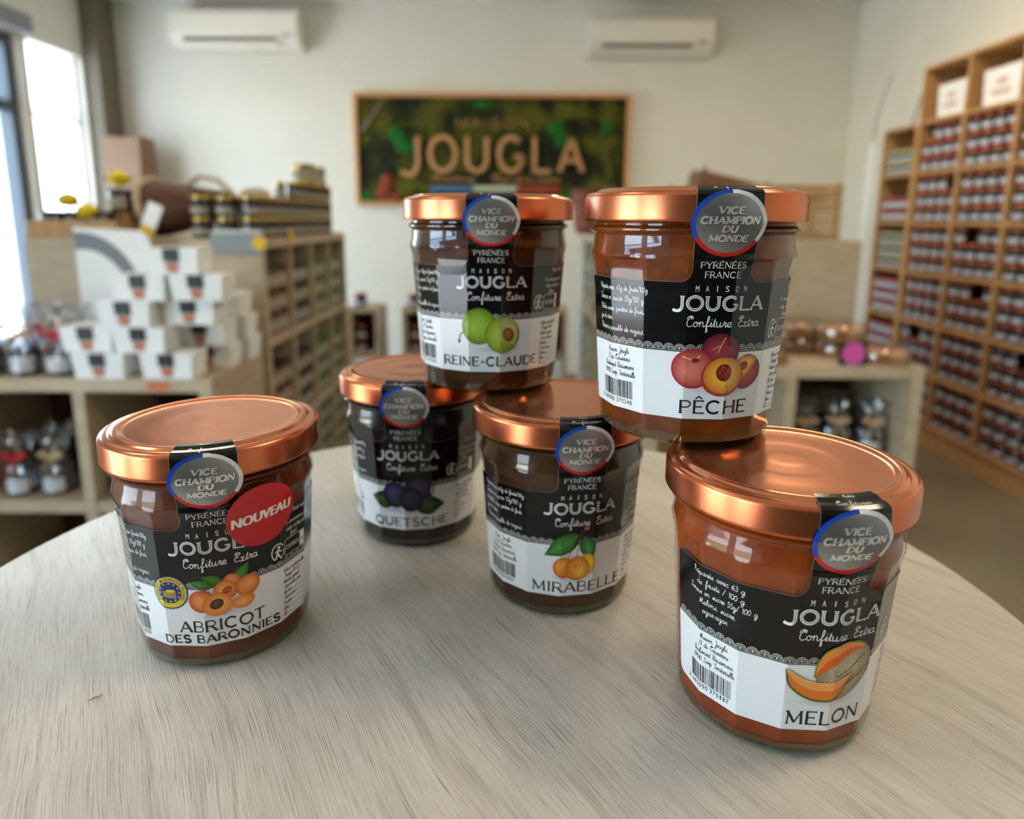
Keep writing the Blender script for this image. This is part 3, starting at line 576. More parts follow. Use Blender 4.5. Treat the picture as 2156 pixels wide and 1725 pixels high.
def fr_mirabelle(k):
    G1, G2 = lin((28, 84, 30)), lin((74, 150, 62)); Y1, Y2 = lin((206, 112, 24)), lin((250, 200, 70))
    k.ell(-2, 21.4, 9, 1.4, 2, WH, lin((206, 196, 206)))
    leaf(k, 1, 39.5, 17, 8, 212, 3, G1, G2); leaf(k, 2.5, 38.8, 11.5, 6.5, -72, 3, G1, G2)
    TW = lin((70, 50, 42))
    for P in ([(1.2, 41.5), (-4.2, 29)], [(1.2, 40), (-.5, 30)], [(1.4, 40), (3.5, 30)]): k.stroke(P, .28, 5, lin((96, 70, 46)))
    k.stroke([(3.5, 42), (.8, 40), (-1.5, 34)], 1.0, 6, TW); k.ell(3.2, 42.2, 1.0, .8, 7, lin((196, 92, 44)))
    k.ell(3.8, 26.8, 3.6, 4.6, 6, lin((216, 150, 30)), lin((252, 214, 60)), 0, (1, 1)); k.ell(-5.6, 25.8, 4.3, 4.5, 7, lin((206, 92, 24)), lin((246, 176, 60)), 0, (-.8, 1)); k.ell(0, 25.2, 5.1, 5.2, 8, lin((208, 96, 24)), Y2, 0, (1, -1))
    random.seed(3)
    for i in range(26): a = random.uniform(0, 6.28); r = random.uniform(0, 3.8); k.ell(-.8+r*cos(a), 26.2+r*sin(a)*.9, .28, .22, 9, lin((206, 70, 26)), n=8)
def fr_reine(k):
    G1, G2 = lin((96, 132, 18)), lin((176, 204, 84))
    k.ell(4, 22.4, 11, 1.8, 2, WH, lin((200, 196, 204)))
    k.stroke([(-10.4, 30), (-12.5, 28.3), (-13, 26.2)], .55, 3, lin((112, 100, 60))); k.ell(-13, 25.7, .6, .9, 4, lin((90, 50, 46)))
    k.ell(-4.2, 32.0, 7.2, 7.6, 4, G1, G2, 0, (-2, -.5)); k.ell(5.8, 28.4, 7.5, 7.6, 5, lin((116, 146, 26)), lin((186, 198, 80)), 0, (-2, -1)); 
    k.poly([(5.8+x, 28.4+y) for x, y in ((.2, 7.2), (3.5, 7.0), (6.6, 3.4), (6.9, -.6), (5.4, -4.4), (3.4, -4.2), (1, -1.6), (-.6, 2), (-1, 5))], 6, lin((170, 176, 90)), lin((214, 206, 140))); k.ell(8.3, 28.6, 2.4, 3.0, 7, lin((116, 62, 26)), lin((182, 112, 58)), 25, (-.4, .5))
def fr_peche(k):
    P1, P2 = lin((150, 34, 52)), lin((232, 132, 116)); D1, D2 = lin((96, 22, 40)), lin((160, 62, 72)); F1, F2 = lin((206, 120, 40)), lin((250, 196, 84)); PIT1, PIT2 = lin((120, 24, 22)), lin((170, 60, 34))
    k.ell(2, 22.8, 14, 2.4, 2, WH, lin((206, 194, 206)))
    k.ell(.6, 36.2, 7.1, 6.6, 3, D1, D2, 0, (-1.5, 0)); k.stroke([(2, 41.5), (.6, 38.6), (-.4, 36)], .35, 4, lin((226, 170, 110))); k.stroke([(.6, 38.6), (-2.6, 37)], .3, 4, lin((226, 150, 110)))
    k.ell(11.6, 28.8, 6.0, 6.4, 4, lin((134, 40, 44)), lin((190, 80, 60)), -30); k.poly([(6, 30.6), (9, 34.4), (14, 34.6), (15.8, 33), (12.4, 28.4), (8.4, 25.4)], 5, F1, F2); k.ell(10.2, 31.0, 1.9, 1.5, 6, PIT1, PIT2, 30)
    k.ell(-8.6, 30.2, 7.8, 7.2, 5, P1, P2, 0, (-1, -1.5)); k.stroke([(-12.5, 34.5), (-8.2, 33), (-6.4, 35.2)], .4, 6, lin((246, 190, 130))); k.ell(-8, 33.2, 1.4, .8, 7, lin((120, 20, 44)), P1)
    k.ell(2.2, 27.4, 8.0, 7.1, 7, lin((176, 52, 44)), lin((214, 110, 60)), 8); k.ell(2.4, 27.9, 7.3, 6.5, 8, F1, F2, 8); k.ell(2.3, 29.0, 2.8, 3.1, 9, PIT1, PIT2); 
    random.seed(5)
    for i in range(16): a = random.uniform(0, 6.28); r = random.uniform(.3, 2.3); k.ell(2.3+r*cos(a), 29+r*sin(a), .35, .25, 10, lin((206, 96, 60)) if i % 2 else lin((84, 14, 18)), rot=i*40, n=8)
def fr_melon(k):
    RI1, RI2 = lin((150, 126, 98)), lin((204, 186, 156)); O1, O2 = lin((232, 120, 32)), lin((246, 156, 74))
    k.ell(2, 21.6, 12, 1.8, 2, WH, lin((206, 198, 200)))
    k.ell(6.2, 32.0, 9.0, 10.6, 3, RI1, RI2, -38, (1, 1)); 
    OUT = crom([(-3.8, 30.4), (-3.4, 35.2), (-.6, 39.8), (5, 42.1), (10.8, 41.0), (13, 39.2)], 6); INN = crom([(-3.8, 30.4), (-1.4, 32.2), (2.2, 35.2), (6, 37.4), (9.6, 38.6), (13, 39.2)], 6)
    MID = [((a[0]*.5+b_[0]*.5), (a[1]*.5+b_[1]*.5)) for a, b_ in zip(OUT, INN)]
    k.quad_strip(OUT, MID, 7, lin((240, 142, 60))); k.quad_strip(MID, INN, 7, lin((222, 100, 22))); k.stroke(OUT, .55, 8, lin((132, 136, 62)))
    k.stroke([(3, 30.5), (8, 32.4), (13, 36.6)], .45, 5, lin((96, 92, 60))); k.stroke([(7, 26.8), (12, 29.6), (15, 33)], .45, 5, lin((104, 100, 66)))
    random.seed(9)
    for i in range(150):
        a = random.uniform(0, 6.28); r = random.uniform(0, 1)**.5; x = 6.5+r*7.5*cos(a); y = 31.4+r*8.4*sin(a)
        if y < 37.5 and not (x < 6 and y > 33+(x)*.55): k.ell(x, y, .3, .13, 6, lin((226, 214, 190)) if i % 3 else lin((136, 112, 84)), rot=random.uniform(0, 180), n=7)
    UP = crom([(-12.4, 33.2), (-9.4, 31.2), (-5.6, 29.2), (-1, 28.6), (4, 29.2), (9.4, 31.0)], 6); LO = crom([(-12.4, 33.2), (-11.4, 28.2), (-7.6, 24.4), (-2.2, 22.4), (4, 23.6), (9.4, 31.0)], 6)
    MID = [((a[0]*.6+b_[0]*.4), (a[1]*.6+b_[1]*.4)) for a, b_ in zip(UP, LO)]
    k.quad_strip(UP, MID, 10, lin((246, 162, 84))); k.quad_strip(MID, LO, 10, lin((232, 122, 38))); k.stroke(LO, .75, 11, lin((98, 104, 40))); k.stroke(UP, .4, 11, lin((250, 190, 120))); k.stroke(MID, .25, 11, lin((252, 186, 112)))
LEFT_STD = lambda f: [(-79, 57.6, 'Préparée avec 63g de fruits/100g', 26), (-79, 53.6, 'Teneur en sucre 55g/100 g.', 25), (-79, 49.6, f+', sucre, pectine de fruits,', 25), (-79, 46.0, 'jus de citron.', 10), (-79, 42.0, 'Présence possible de noyaux.', 25)]
LEFT_MEL = [(-75, 58.2, 'Préparée avec 63 g', 20.5), (-72, 54.6, 'de fruits / 100 g.', 19), (-78, 51.0, 'Teneur en sucre 55g/ 100 g.', 27), (-70, 47.4, 'Melons, sucre,', 14.5), (-68, 44.0, 'agar-agar.', 10.5)]
HJ = .09495
JARS = [  # name on label, x, y, level, label turn (deg), facet phase, jam colours, picture, title lines, barcode, description
 ('abricot', -.12655, .27182, 0, 19.0, .19, ((92, 34, 9), (126, 58, 18)), fr_abricot, (('ABRICOT', 18.0, 4.6, 34.5), ('DES BARONNIES', 13.1, 3.3, 48.5)), '3665000370033', 'apricot jam jar with a round red NOUVEAU sticker, alone at the left of the table'),
 ('quetsche', -.05563, .37353, 0, -.4, .35, ((22, 8, 10), (36, 14, 16)), fr_quetsche, (('QUETSCHE', 13.8, 4.7, 45),), '3665000370156', 'dark QUETSCHE plum jam jar on the table, under the green plum jar'),
 ('mirabelle', .02343, .30946, 0, 10.5, .367, ((60, 31, 6), (90, 52, 13)), fr_mirabelle, (('MIRABELLE', 13.6, 4.8, 47),), '3665000370057', 'MIRABELLE jam jar on the table, in the middle carrying both upper jars'),
 ('reine_claude', -.01263, .34522, 1, 3.8, .19, ((60, 26, 5), (98, 48, 12)), fr_reine, (('REINE-CLAUDE', 14.6, 4.2, 51),), '3665000370101', 'REINE-CLAUDE green plum jam jar stacked on the dark plum jar and the mirabelle jar'),
 ('peche', .07104, .27036, 1, 2.6, .166, ((108, 44, 7), (146, 70, 14)), fr_peche, (('PÊCHE', 13.9, 4.7, 27.5),), '3665000370248', 'PÊCHE jam jar with peaches pictured, stacked on the mirabelle jar and the melon jar'),
 ('melon', .09935, .22940, 0, 6.4, .157, ((136, 54, 12), (158, 70, 20)), fr_melon, (('MELON', 14.0, 4.9, 28.4),), '3665000370187', 'MELON jam jar at the right front of the table, beneath the peach jar')]
LID = [(38.6, 84.6), (39.2, 83.5), (40.4, 83.15), (41.6, 83.0), (42.3, 82.9), (42.6, 83.5), (42.5, 84.2), (42.5, 91.6), (42.25, 92.6), (41.6, 93.35), (40.6, 93.75), (39.2, 93.75), (38.5, 93.85), (37.9, 94.5), (37.2, 94.9), (36.2, 94.95), (35.4, 94.85), (34.7, 94.4), (34.0, 94.12), (33, 94.05), (25, 94.045), (19.2, 94.04), (17.8, 94.015), (16.4, 93.972), (15, 93.955), (9.4, 93.95), (8, 93.957), (6.6, 93.99), (5.4, 94.01), (3, 94.01), (.4, 94.01)]
lid_mb = MB(); lid_mb.lathe([(r/1000, z/1000) for r, z in LID], 144, close=False)
lid_mb.add([(0.0004*cos(2*pi*k/144), .0004*sin(2*pi*k/144), .09401) for k in range(144)], [tuple(range(144))], 0, True)
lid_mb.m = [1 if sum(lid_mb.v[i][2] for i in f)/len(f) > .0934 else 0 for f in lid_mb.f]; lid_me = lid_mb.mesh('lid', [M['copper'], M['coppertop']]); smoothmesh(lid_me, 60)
zs_all = [5.6, 6.5, 8, 11, 15, 20, 28, 36, 44, 52, 58, 61, 63, 64.5, 66, 67, 68, 69, 70, 71, 72, 73, 74, 75.5, 77, 77.8, 78.4, 79, 79.6, 80.3, 80.9, 81.4, 82, 82.5, 83.4]
for nm, x, y, lv, turn, ph, jc, pic, titles, code, desc in JARS:
    j = empty('jam_jar', (x, y, TZ+HJ*lv), desc, 'jam jar', 'jam jars stacked on the round table')
    g = bpy.data.objects.new('glass', body_mesh('glass', zs_all, 0, ph, M['jarglass'], cap=False)); link(g, j)
    b = bpy.data.objects.new('glass_base', body_mesh('glass_base', [0, .4, 1, 1.7, 2.5, 3.6, 5, 5.55], 0, ph, M['baseglass'])); link(b, j); b['label'] = 'thick greenish glass foot'
    jm = bpy.data.objects.new('jam', body_mesh('jam', [1.7, 2.2, 3.0, 4.0, 5.6, 7]+zs_all[2:-4]+[82, 83.4], .9, ph, jam(nm+'_jam', *jc))); link(jm, j)
    l = bpy.data.objects.new('lid', lid_me); link(l, j); l['label'] = 'copper coloured twist-off metal lid'
    k = Ink(); thc = radians(turn); label_base(k)
    common_print(k, 0, LEFT_MEL if nm == 'melon' else LEFT_STD({'abricot': 'Abricots', 'quetsche': 'Quetsches', 'mirabelle': 'Mirabelles', 'reine_claude': 'Prunes', 'peche': 'Pêches'}[nm]), code)
    n0 = len(k.v); pic(k)
    px, pz, pk = {'abricot': (2.4, 3.4, 1), 'quetsche': (-.8, 1.6, 1.3), 'mirabelle': (-.6, 1.0, 1.16), 'reine_claude': (-1, 1.6, 1.16), 'peche': (1.0, .6, 1.04), 'melon': (-.6, 2.0, 1.09)}[nm]
    k.v[n0:] = [(px+a*pk, 31+(b-31)*pk+pz, c) for a, b, c in k.v[n0:]]
    for txt, z, h, w in titles: k.caps(txt, deg(.2 if nm == 'reine_claude' else 2.0), z, h, w, .5, 2, BK, 1.75, 0, .075)
    if nm == 'abricot':                      # round blue and yellow origin badge, printed on the label
        cx, cy, Y = deg(-27.5), 35.6, lin((226, 196, 36)); B = lin((30, 52, 120))
        k.poly([(cx+(7.6 if i % 2 else 7.0)*cos(2*pi*i/80), cy+(7.6 if i % 2 else 7.0)*sin(2*pi*i/80)) for i in range(80)], 3, B); k.ell(cx, cy, 6.7, 6.7, 4, Y, n=48); k.ell(cx, cy, 4.7, 4.7, 5, B, n=40)
        for i in range(12): a = 2*pi*i/12; k.ell(cx+3.9*cos(a), cy+3.9*sin(a), .38, .38, 6, Y, n=8)
        for i in range(6): k.stroke([(cx-2.6, cy+.6-.42*i), (cx-.4, cy-.1-.42*i), (cx+2.4, cy+.2-.5*i)], .22, 6, Y)
        k.ell(cx+.4, cy+.7, 1.9, .6, 6, Y, n=14)
        for i, c in enumerate('INDICATION GÉOGRAPHIQUE PROTÉGÉE'):
            if c != ' ': a = radians(215-i*8.0); sans(k, c, cx+5.7*cos(a), cy+5.7*sin(a)-.5, 1.0, .3 if c == 'I' else .8, 6, B, rot=math.degrees(a)-90)
    lab = wrap(k, 'label', M['print'], j, thc, ph); lab['label'] = 'black and white printed paper label running up over the lid'
    medal(lab, thc, ph)
    if nm == 'abricot':
        q = Ink(); cx, cy, R = deg(28.2), 63.8, 13.2
        for th_off in (0,): q.ell(cx, cy, R, R, 14, lin((198, 30, 36)), n=72)
        sans(q, 'NOUVEAU', cx-.3, cy-1.7, 4.0, 22.5, 16, lin((240, 232, 226)), .14, 6, .28)
        st = bpy.data.objects.new('tmp', None)
        # the sticker bridges the shoulder of the jar as a gently curved disc
        me = bpy.data.meshes.new('sticker'); vs = []
        for s_, t_, ly in q.v:
            th = s_/RREF+thc; zz = t_; r = max(body_r(th, min(zz, 71), ph), lerp([(50, 36.8), (62, 39.3), (70, 40.4), (78, 41.2)], zz))+.2+.045*(ly-4); vs.append((r*sin(th)/1000, -r*cos(th)/1000, zz/1000))
        me.from_pydata(vs, [], q.f); at = me.color_attributes.new('ink', 'FLOAT_COLOR', 'POINT'); at.data.foreach_set('color', [x_ for c in q.c for x_ in (*c, 1)]); me.materials.append(M['print'])
        so = bpy.data.objects.new('sticker', me); link(so, j); so['label'] = 'round red sticker reading NOUVEAU'; bpy.data.objects.remove(st)
c = MB().tube([(0, 0, .0006), (.003, .001, .0012), (.006, .001, .0007), (.0085, .003, .0006)], [.0003, .0006, .0005, .0002], 6).build('straw_crumb', M['ribbon_b'], None, (-.1575, .220, TZ)); c.scale = (.55, .55, .8); c.rotation_euler = (0, 0, .6); tag(c, 'tiny straw crumb lying on the table in front of the apricot jar', 'crumb')
# ------------------------------------------------------------------ shop furniture and stock behind the table
ORD = ['first', 'second', 'third', 'fourth', 'fifth', 'sixth', 'seventh', 'eighth', 'ninth', 'tenth', 'eleventh', 'twelfth']
def small_jar_parts(r, h, lid_h, body_m, lid_m, lab_m, two_tone=True, half=58):
    b = MB().lathe([(r*.86, 0), (r*.96, .002), (r, .006), (r, h-lid_h-.008), (r*.93, h-lid_h-.002), (r*.93, h-lid_h)], 20).mesh('jam_jar', body_m)
    l = MB().lathe([(r*.97, h-lid_h-.001), (r*.985, h-lid_h+.001), (r*.985, h-.002), (r*.95, h), (r*.8, h), (r*.78, h-.0012)], 20).mesh('lid', lid_m)
    smoothmesh(b, 40); smoothmesh(l, 40)
    mb = MB(); z0, z1 = .012, h-lid_h-.012; zm = z0+(z1-z0)*.55; n = 14
    for a, c, mi in ((z0, zm, 0), (zm, z1, 1)):
        vs = []
        for k in range(n+1): t = radians(-half+2*half*k/n); vs += [((r+.0004)*sin(t), -(r+.0004)*cos(t), a), ((r+.0004)*sin(t), -(r+.0004)*cos(t), c)]
        mb.add(vs, [(2*k, 2*k+2, 2*k+3, 2*k+1) for k in range(n)], mi, True)
    t = mb.mesh('label', [lab_m, M['black'] if two_tone else lab_m])
    return b, l, t
KIND = {
 'copper': small_jar_parts(.0365, .078, .013, M['jamdark'], M['cop_far'], M['lab_w']),
 'bagk': small_jar_parts(.0385, .080, .014, M['jamdark'], M['blklid'], M['white'], False),
 'red': small_jar_parts(.0345, .066, .012, M['jamdark'], M['redlid'], M['lab_w'], False),
 'pale': small_jar_parts(.0345, .066, .012, M['olive'], M['palelid'], M['lab_w']),
 'gold': small_jar_parts(.0365, .0695, .012, M['jamdark'], M['gold'], M['lab_p']),
 'amber': small_jar_parts(.0385, .078, .014, M['jamamber'], M['blklid'], M['lab_p'], False),
 'dark': small_jar_parts(.0385, .078, .014, M['jamdark'], M['blklid'], M['lab_p'], False),
 'green': small_jar_parts(.0385, .078, .016, M['olive'], M['greenlid'], M['lab_p'], False)}
def small_jar(kind, loc, rz, label, group, name='jam_jar'):
    b, l, t = KIND[kind]
    o = bpy.data.objects.new('preserve_jar' if kind in ('gold', 'amber', 'dark', 'green') else 'jam_jar', b); link(o); o.location = loc; o.rotation_euler = (0, 0, rz); tag(o, label, 'jar', group)
    link(bpy.data.objects.new('lid', l), o); link(bpy.data.objects.new('label', t), o); return o
def shelf_unit(name, label, x0, x1, y0, y1, z0, z1, cols, rows, axis, mats, th=.018, back=None, plinth=0, group=None):
    """open cubby unit; axis 'x+' / 'x-' : openings face +x / -x and columns run along y; 'y-': face the camera, columns along x"""
    u = empty(name, ((x0+x1)/2, (y0+y1)/2, z0), label, 'shelf unit', group); ox, oy = (x0+x1)/2, (y0+y1)/2
    def P(nm, a0, a1, b0, b1, c0, c1, m): return MB().box(a0-ox, a1-ox, b0-oy, b1-oy, c0-z0, c1-z0).build(nm, m, u, bevel=.0015)
    zb = z0+plinth
    for r in rows: P('shelf_board', x0, x1, y0, y1, r, r+th, mats[1])
    for c in cols:
        rr = sorted(rows)
        for za, zc in zip(rr, rr[1:]):
            if axis[0] == 'x': P('upright', x0, x1, c-th/2, c+th/2, za+th, zc, mats[0])
            else: P('upright', c-th/2, c+th/2, y0, y1, za+th, zc, mats[0])
    if back:
        if axis == 'x-': P('back_panel', x1, x1+.006, y0, y1, z0, z1, back)
        if axis == 'x+': P('back_panel', x0-.006, x0, y0, y1, z0, z1, back)
        if axis == 'y-': P('back_panel', x0, x1, y1, y1+.006, z0, z1, back)
    if plinth: P('plinth', x0+.01, x1-.01, y0+.01, y1-.01, z0, min(rows), mats[0])
    return u
# --- tall jar wall on the right
RX0, RX1 = 2.15, 2.395
rows = [.10+.26*i for i in range(8)]; rows[-1] = 1.93
colsY = [3.70, 3.345, 2.99, 2.635, 2.28]
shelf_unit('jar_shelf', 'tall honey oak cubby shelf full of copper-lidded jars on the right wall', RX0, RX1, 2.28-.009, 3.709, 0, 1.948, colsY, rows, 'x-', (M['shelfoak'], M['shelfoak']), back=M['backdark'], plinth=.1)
cw = ['leftmost', 'middle', 'right', 'rightmost']
for ci in range(3):
    for ri in range(6):
        z0 = rows[ri]+.018; cell = 5-ri       # counted from the top under the box cells
        for lay in range(3):
            for q in range(4):
                y = colsY[ci]-.009-.042-.0835*q
                if (ci, ri, lay) == (1, 2, 2) and q == 2: continue        # the gap seen in the photo
                if lay == 2 and (ci*5+ri*3+q) % 11 == 4: continue
                small_jar('copper', (RX0+.045, y, z0+.0785*lay), radians(-90)+.02*((q*7+lay*3) % 5-2), 'copper-lidded jar, %s of %s layer, %s cell down, %s column of tall shelf' % (['far left', 'left centre', 'right centre', 'far right'][q], ['bottom', 'middle', 'top'][lay], ORD[cell+1], cw[ci]), 'copper-lidded jars in the tall shelf')
def card_box(y0, y1, z, words):
    o = empty('gift_carton', (RX0+.09, (y0+y1)/2, z), words, 'box'); h = .165; w = (y1-y0)/2
    MB().box(-.06, .08, -w, w, 0, h, taper=.006).build('carton', M['white'], o, bevel=.002)
    f = MB().box(-.0612, -.0600, -w*.45, w*.45, h*.30, h*.42); f.box(-.0612, -.0600, -w*.25, w*.25, h*.55, h*.72); f.build('printed_mark', mat('faint_print', (214, 176, 172), .6), o)
card_box(3.40, 3.62, rows[6]+.018, 'white printed carton in the top left cell of the tall jar shelf')
card_box(3.03, 3.28, rows[6]+.018, 'white printed carton in the second top cell of the tall jar shelf')
card_box(2.68, 2.93, rows[6]+.018, 'white carton in the top cell at the right edge of the picture')
rows2 = [.10+.26*i for i in range(7)]; rows2[-1] = 1.655
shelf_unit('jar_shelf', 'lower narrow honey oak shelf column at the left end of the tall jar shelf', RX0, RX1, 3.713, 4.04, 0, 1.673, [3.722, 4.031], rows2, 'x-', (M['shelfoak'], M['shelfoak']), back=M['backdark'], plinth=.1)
for ri in range(1, 6):
    kind = 'pale' if ri in (5, 3) else 'red'; nl = {5: 2, 4: 2, 3: 3, 2: 3, 1: 3}[ri]
    for lay in range(nl):
        for q in range(4):
            small_jar(kind, (RX0+.045, 4.031-.009-.037-.0745*q, rows2[ri]+.018+.0665*lay), radians(-90), '%s jar, %s from left, %s layer, %s cell down, narrow shelf column' % ({'pale': 'pale-lidded', 'red': 'red-lidded'}[kind], ORD[q], ['bottom', 'second', 'third'][lay], ORD[5-ri]), 'small jars in the narrow shelf column')
o = empty('counter_sign', (RX0+.11, 3.83, 1.673), 'white card in a bent grey wire holder on top of narrow jar shelf', 'sign')
MB().tube([(0, .14, .004), (0, .10, .10), (0, .07, .17), (0, .02, .2), (0, -.06, .21), (0, -.09, .004)], .006).build('wire_holder', M['grey'], o); MB().box(.008, .011, -.1, .06, .002, .16).build('card', M['white'], o)
f = empty('bag_strip', (RX0-.01, 4.09, .5), 'narrow white hanging strip beside the narrow jar shelf', 'banner')
MB().box(-.03, -.024, -.03, .03, 0, 1.12).build('strip', M['white'], f); MB().box(-.032, -.022, -.034, .034, -.02, 0).build('bottom_bar', M['ac'], f); MB().tube([(-.027, 0, 1.12), (-.01, 0, 1.3), (.05, 0, 1.5)], .004).build('hanger', M['grey'], f); MB().box(-.05, .0, -.03, .03, -.5, -.48).build('foot', M['grey'], f); MB().box(-.030, -.024, -.006, .006, -.48, -.02).build('post', M['grey'], f)
# --- air conditioners
for x0, x1, z0, z1, lab in ((-2.33, -1.46, 2.295, 2.53, 'white wall air conditioner, left of the pair, above the gold-lidded jars'), (.5, 1.345, 2.27, 2.50, 'white wall air conditioner, right of the pair, above the peach jar')):
    a = empty('air_conditioner', ((x0+x1)/2, YB, z0), lab, 'air conditioner', 'air conditioners high on the back wall'); w = (x1-x0)/2; h = z1-z0
    mb = MB(); pr = [(-.001, 0), (-.12, 0), (-.185, .05), (-.2, .09), (-.2, h-.03), (-.18, h), (-.001, h)]; n = len(pr)
    mb.add([(-w, y, z) for y, z in pr]+[(w, y, z) for y, z in pr], [tuple(range(n)), tuple(range(2*n-1, n-1, -1))]+[(i, n+i, n+(i+1) % n, (i+1) % n) for i in range(n)]); mb.build('casing', M['ac'], a, bevel=.006)
    MB().box(-w*.78, w*.66, -.198, -.15, .032, .058).build('air_outlet', M['acdark'], a); v = MB(); v.add([(-w*.8, -.192, .03), (w*.68, -.192, .03), (w*.68, -.13, .0), (-w*.8, -.13, .0), (-w*.8, -.19, .034), (w*.68, -.19, .034), (w*.68, -.128, .004), (-w*.8, -.128, .004)], [(3, 2, 1, 0), (4, 5, 6, 7), (0, 1, 5, 4), (1, 2, 6, 5), (2, 3, 7, 6), (3, 0, 4, 7)]); v.build('louver', M['ac'], a)
    MB().box(w*.75, w*.88, -.2025, -.199, .06, .075).build('display', M['grey'], a)
# --- moss sign
SX0, SX1, SZ0, SZ1 = -1.141, .828, 1.25, 2.03
s = empty('moss_sign', ((SX0+SX1)/2, YB, SZ0), 'oak framed green moss picture with wooden JOUGLA letters on the back wall', 'sign')
cx = (SX0+SX1)/2; fwd = -.055
fr = MB(); w = (SX1-SX0)/2; h = SZ1-SZ0; t = .028
fr.box(-w, w, fwd, -.001, 0, t); fr.box(-w, w, fwd, -.001, h-t, h); fr.box(-w, -w+t, fwd, -.001, t, h-t); fr.box(w-t, w, fwd, -.001, t, h-t); fr.build('frame', M['signwood'], s, bevel=.003)
nx, nz = 190, 74; vs = []
for j in range(nz+1):
    for i in range(nx+1):
        x = -w+t+(2*w-2*t)*i/nx; z = t+(h-2*t)*j/nz; e = min(i, nx-i, j, nz-j); b = noise.noise((x*9, z*9, 1))*.5+.5+.4*noise.noise((x*30, z*30, 4))
        vs.append((x, -.022-min(1, e/3)*.02*max(0, b), z))
MB().add(vs, [(j*(nx+1)+i, j*(nx+1)+i+1, (j+1)*(nx+1)+i+1, (j+1)*(nx+1)+i) for j in range(nz) for i in range(nx)], 0, True).build('moss_panel', M['moss'], s)
def clump(x, z, rx, rz, m, nm, seed):
    bm = bmesh.new(); bmesh.ops.create_icosphere(bm, subdivisions=4, radius=1)
    for v in bm.verts: k = 1+.28*noise.noise(v.co*2.5+Vector((seed, 0, 0)))+.12*noise.noise(v.co*8+Vector((seed, 3, 0))); v.co = Vector((v.co.x*rx*k, v.co.y*.028*k, v.co.z*rz*k))
    me = bpy.data.meshes.new(nm); bm.to_mesh(me); bm.free(); me.materials.append(m); smoothmesh(me, 180); o = bpy.data.objects.new(nm, me); link(o, s); o.location = (x-cx, -.035, z-SZ0)
for q, (x, z, rx, rz) in enumerate(((-.84, 1.75, .06, .055), (-.80, 1.69, .05, .07), (.30, 1.79, .07, .045), (.34, 1.72, .045, .06), (.66, 1.80, .045, .05), (-.22, 1.95, .07, .03), (-1.05, 1.31, .05, .04), (-.75, 1.66, .05, .05), (.42, 1.32, .08, .03))): clump(x, z, rx, rz, M['mossg'], 'moss_clump', q)
for q, (x, z, rx, rz) in enumerate(((-.92, 1.39, .05, .09), (-.95, 1.33, .06, .05), (-.86, 1.30, .04, .04))): clump(x, z, rx, rz, M['mossr'], 'red_moss_clump', 20+q)
for P in ([(-1.07, 1.80), (-1.02, 1.84), (-.98, 1.90), (-.93, 1.98)], [(-1.09, 1.76), (-1.05, 1.80), (-1.02, 1.84), (-.90, 1.99)]): MB().tube([(x-cx, -.052, z-SZ0) for x, z in P], [.012, .011, .009, .006]).build('twig', M['twig'], s)
def wood_letters(txt, x0, x1, z0, h, wt, m, nm, each=True, font='caps', depth=.018):
    k = Ink(); starts = []
    if font == 'caps':
        adv = [CAPS[c][0] for c in txt]; gap = .22; kx = (x1-x0)/(sum(adv)+gap*(len(txt)-1)); x = x0
        for c, a in zip(txt, adv):
            starts.append(len(k.f))
            for P, a0, a1, th in CAPS[c][1]: k.stroke([(x+p*kx, z0+q*h) for p, q in P], wt, 0, (0, 0, 0), .02)
            x += (a+gap)*kx
    else: starts = [0]; k.script(txt, x0, z0, h, wt, 0, (0, 0, 0), width=x1-x0)
    starts.append(len(k.f))
    for a, b in zip(starts, starts[1:]):
        if a == b: continue
        mb = MB()
        for f in k.f[a:b]:
            P = [k.v[i] for i in f]; mb.add([(p[0]-cx, -.058, p[1]-SZ0) for p in P]+[(p[0]-cx, -.058+depth, p[1]-SZ0) for p in P], [(0, 1, 2, 3), (7, 6, 5, 4), (0, 4, 5, 1), (1, 5, 6, 2), (2, 6, 7, 3), (3, 7, 4, 0)])
        mb.build(nm, m, s)
wood_letters('JOUGLA', -.79, .505, 1.495, .235, .034, M['letter'], 'letter')
wood_letters('MAISON', -.42, .11, 1.797, .06, .006, M['letter'], 'small_letter')
wood_letters('Maître', -.60, -.28, 1.425, .018, .007, M['letter'], 'tagline_word', font='script'); wood_letters('Confiturier', -.16, .33, 1.425, .018, .007, M['letter'], 'tagline_word', font='script')
for i, m in enumerate(('blue', 'flagw', 'red')): MB().box(-.60+.31*i-cx, -.29+.31*i-cx, -.058, -.04, 1.355-SZ0, 1.392-SZ0).build('tricolour_bar', M[m], s)
# --- left tall island: openings face the aisle (+x)
LX0, LX1, LY0, LY1 = -1.60, -.823, 2.21, 3.30
zr = [.035, .37, .72, 1.056]
shelf_unit('display_island', 'chest-high oak island left of the aisle, topped with gold-lidded jars', LX0, LX1, LY0, LY1, 0, 1.09, [], [], 'x+', (M['oak'], M['oak']))
isl = bpy.data.objects['display_island']
ox, oy = (LX0+LX1)/2, (LY0+LY1)/2
def ip(nm, a0, a1, b0, b1, c0, c1, m=M['oak']): MB().box(a0-ox, a1-ox, b0-oy, b1-oy, c0, c1).build(nm, m, isl, bevel=.002)
ip('worktop', LX0, LX1, LY0, LY1, 1.056, 1.09, M['oakh']); ip('side_panel', LX0, LX1, LY0, LY0+.03, 0, 1.056); ip('side_panel', LX0, LX1, LY1-.03, LY1, 0, 1.056); ip('back_panel', LX1-.30, LX1-.29, LY0+.03, LY1-.03, 0, 1.056, M['backdark'])
LC = [LY0+.03+(LY1-LY0-.06)*i/4 for i in range(5)]
for c in LC[1:4]: ip('upright', LX1-.29, LX1, c-.01, c+.01, .035, 1.056)
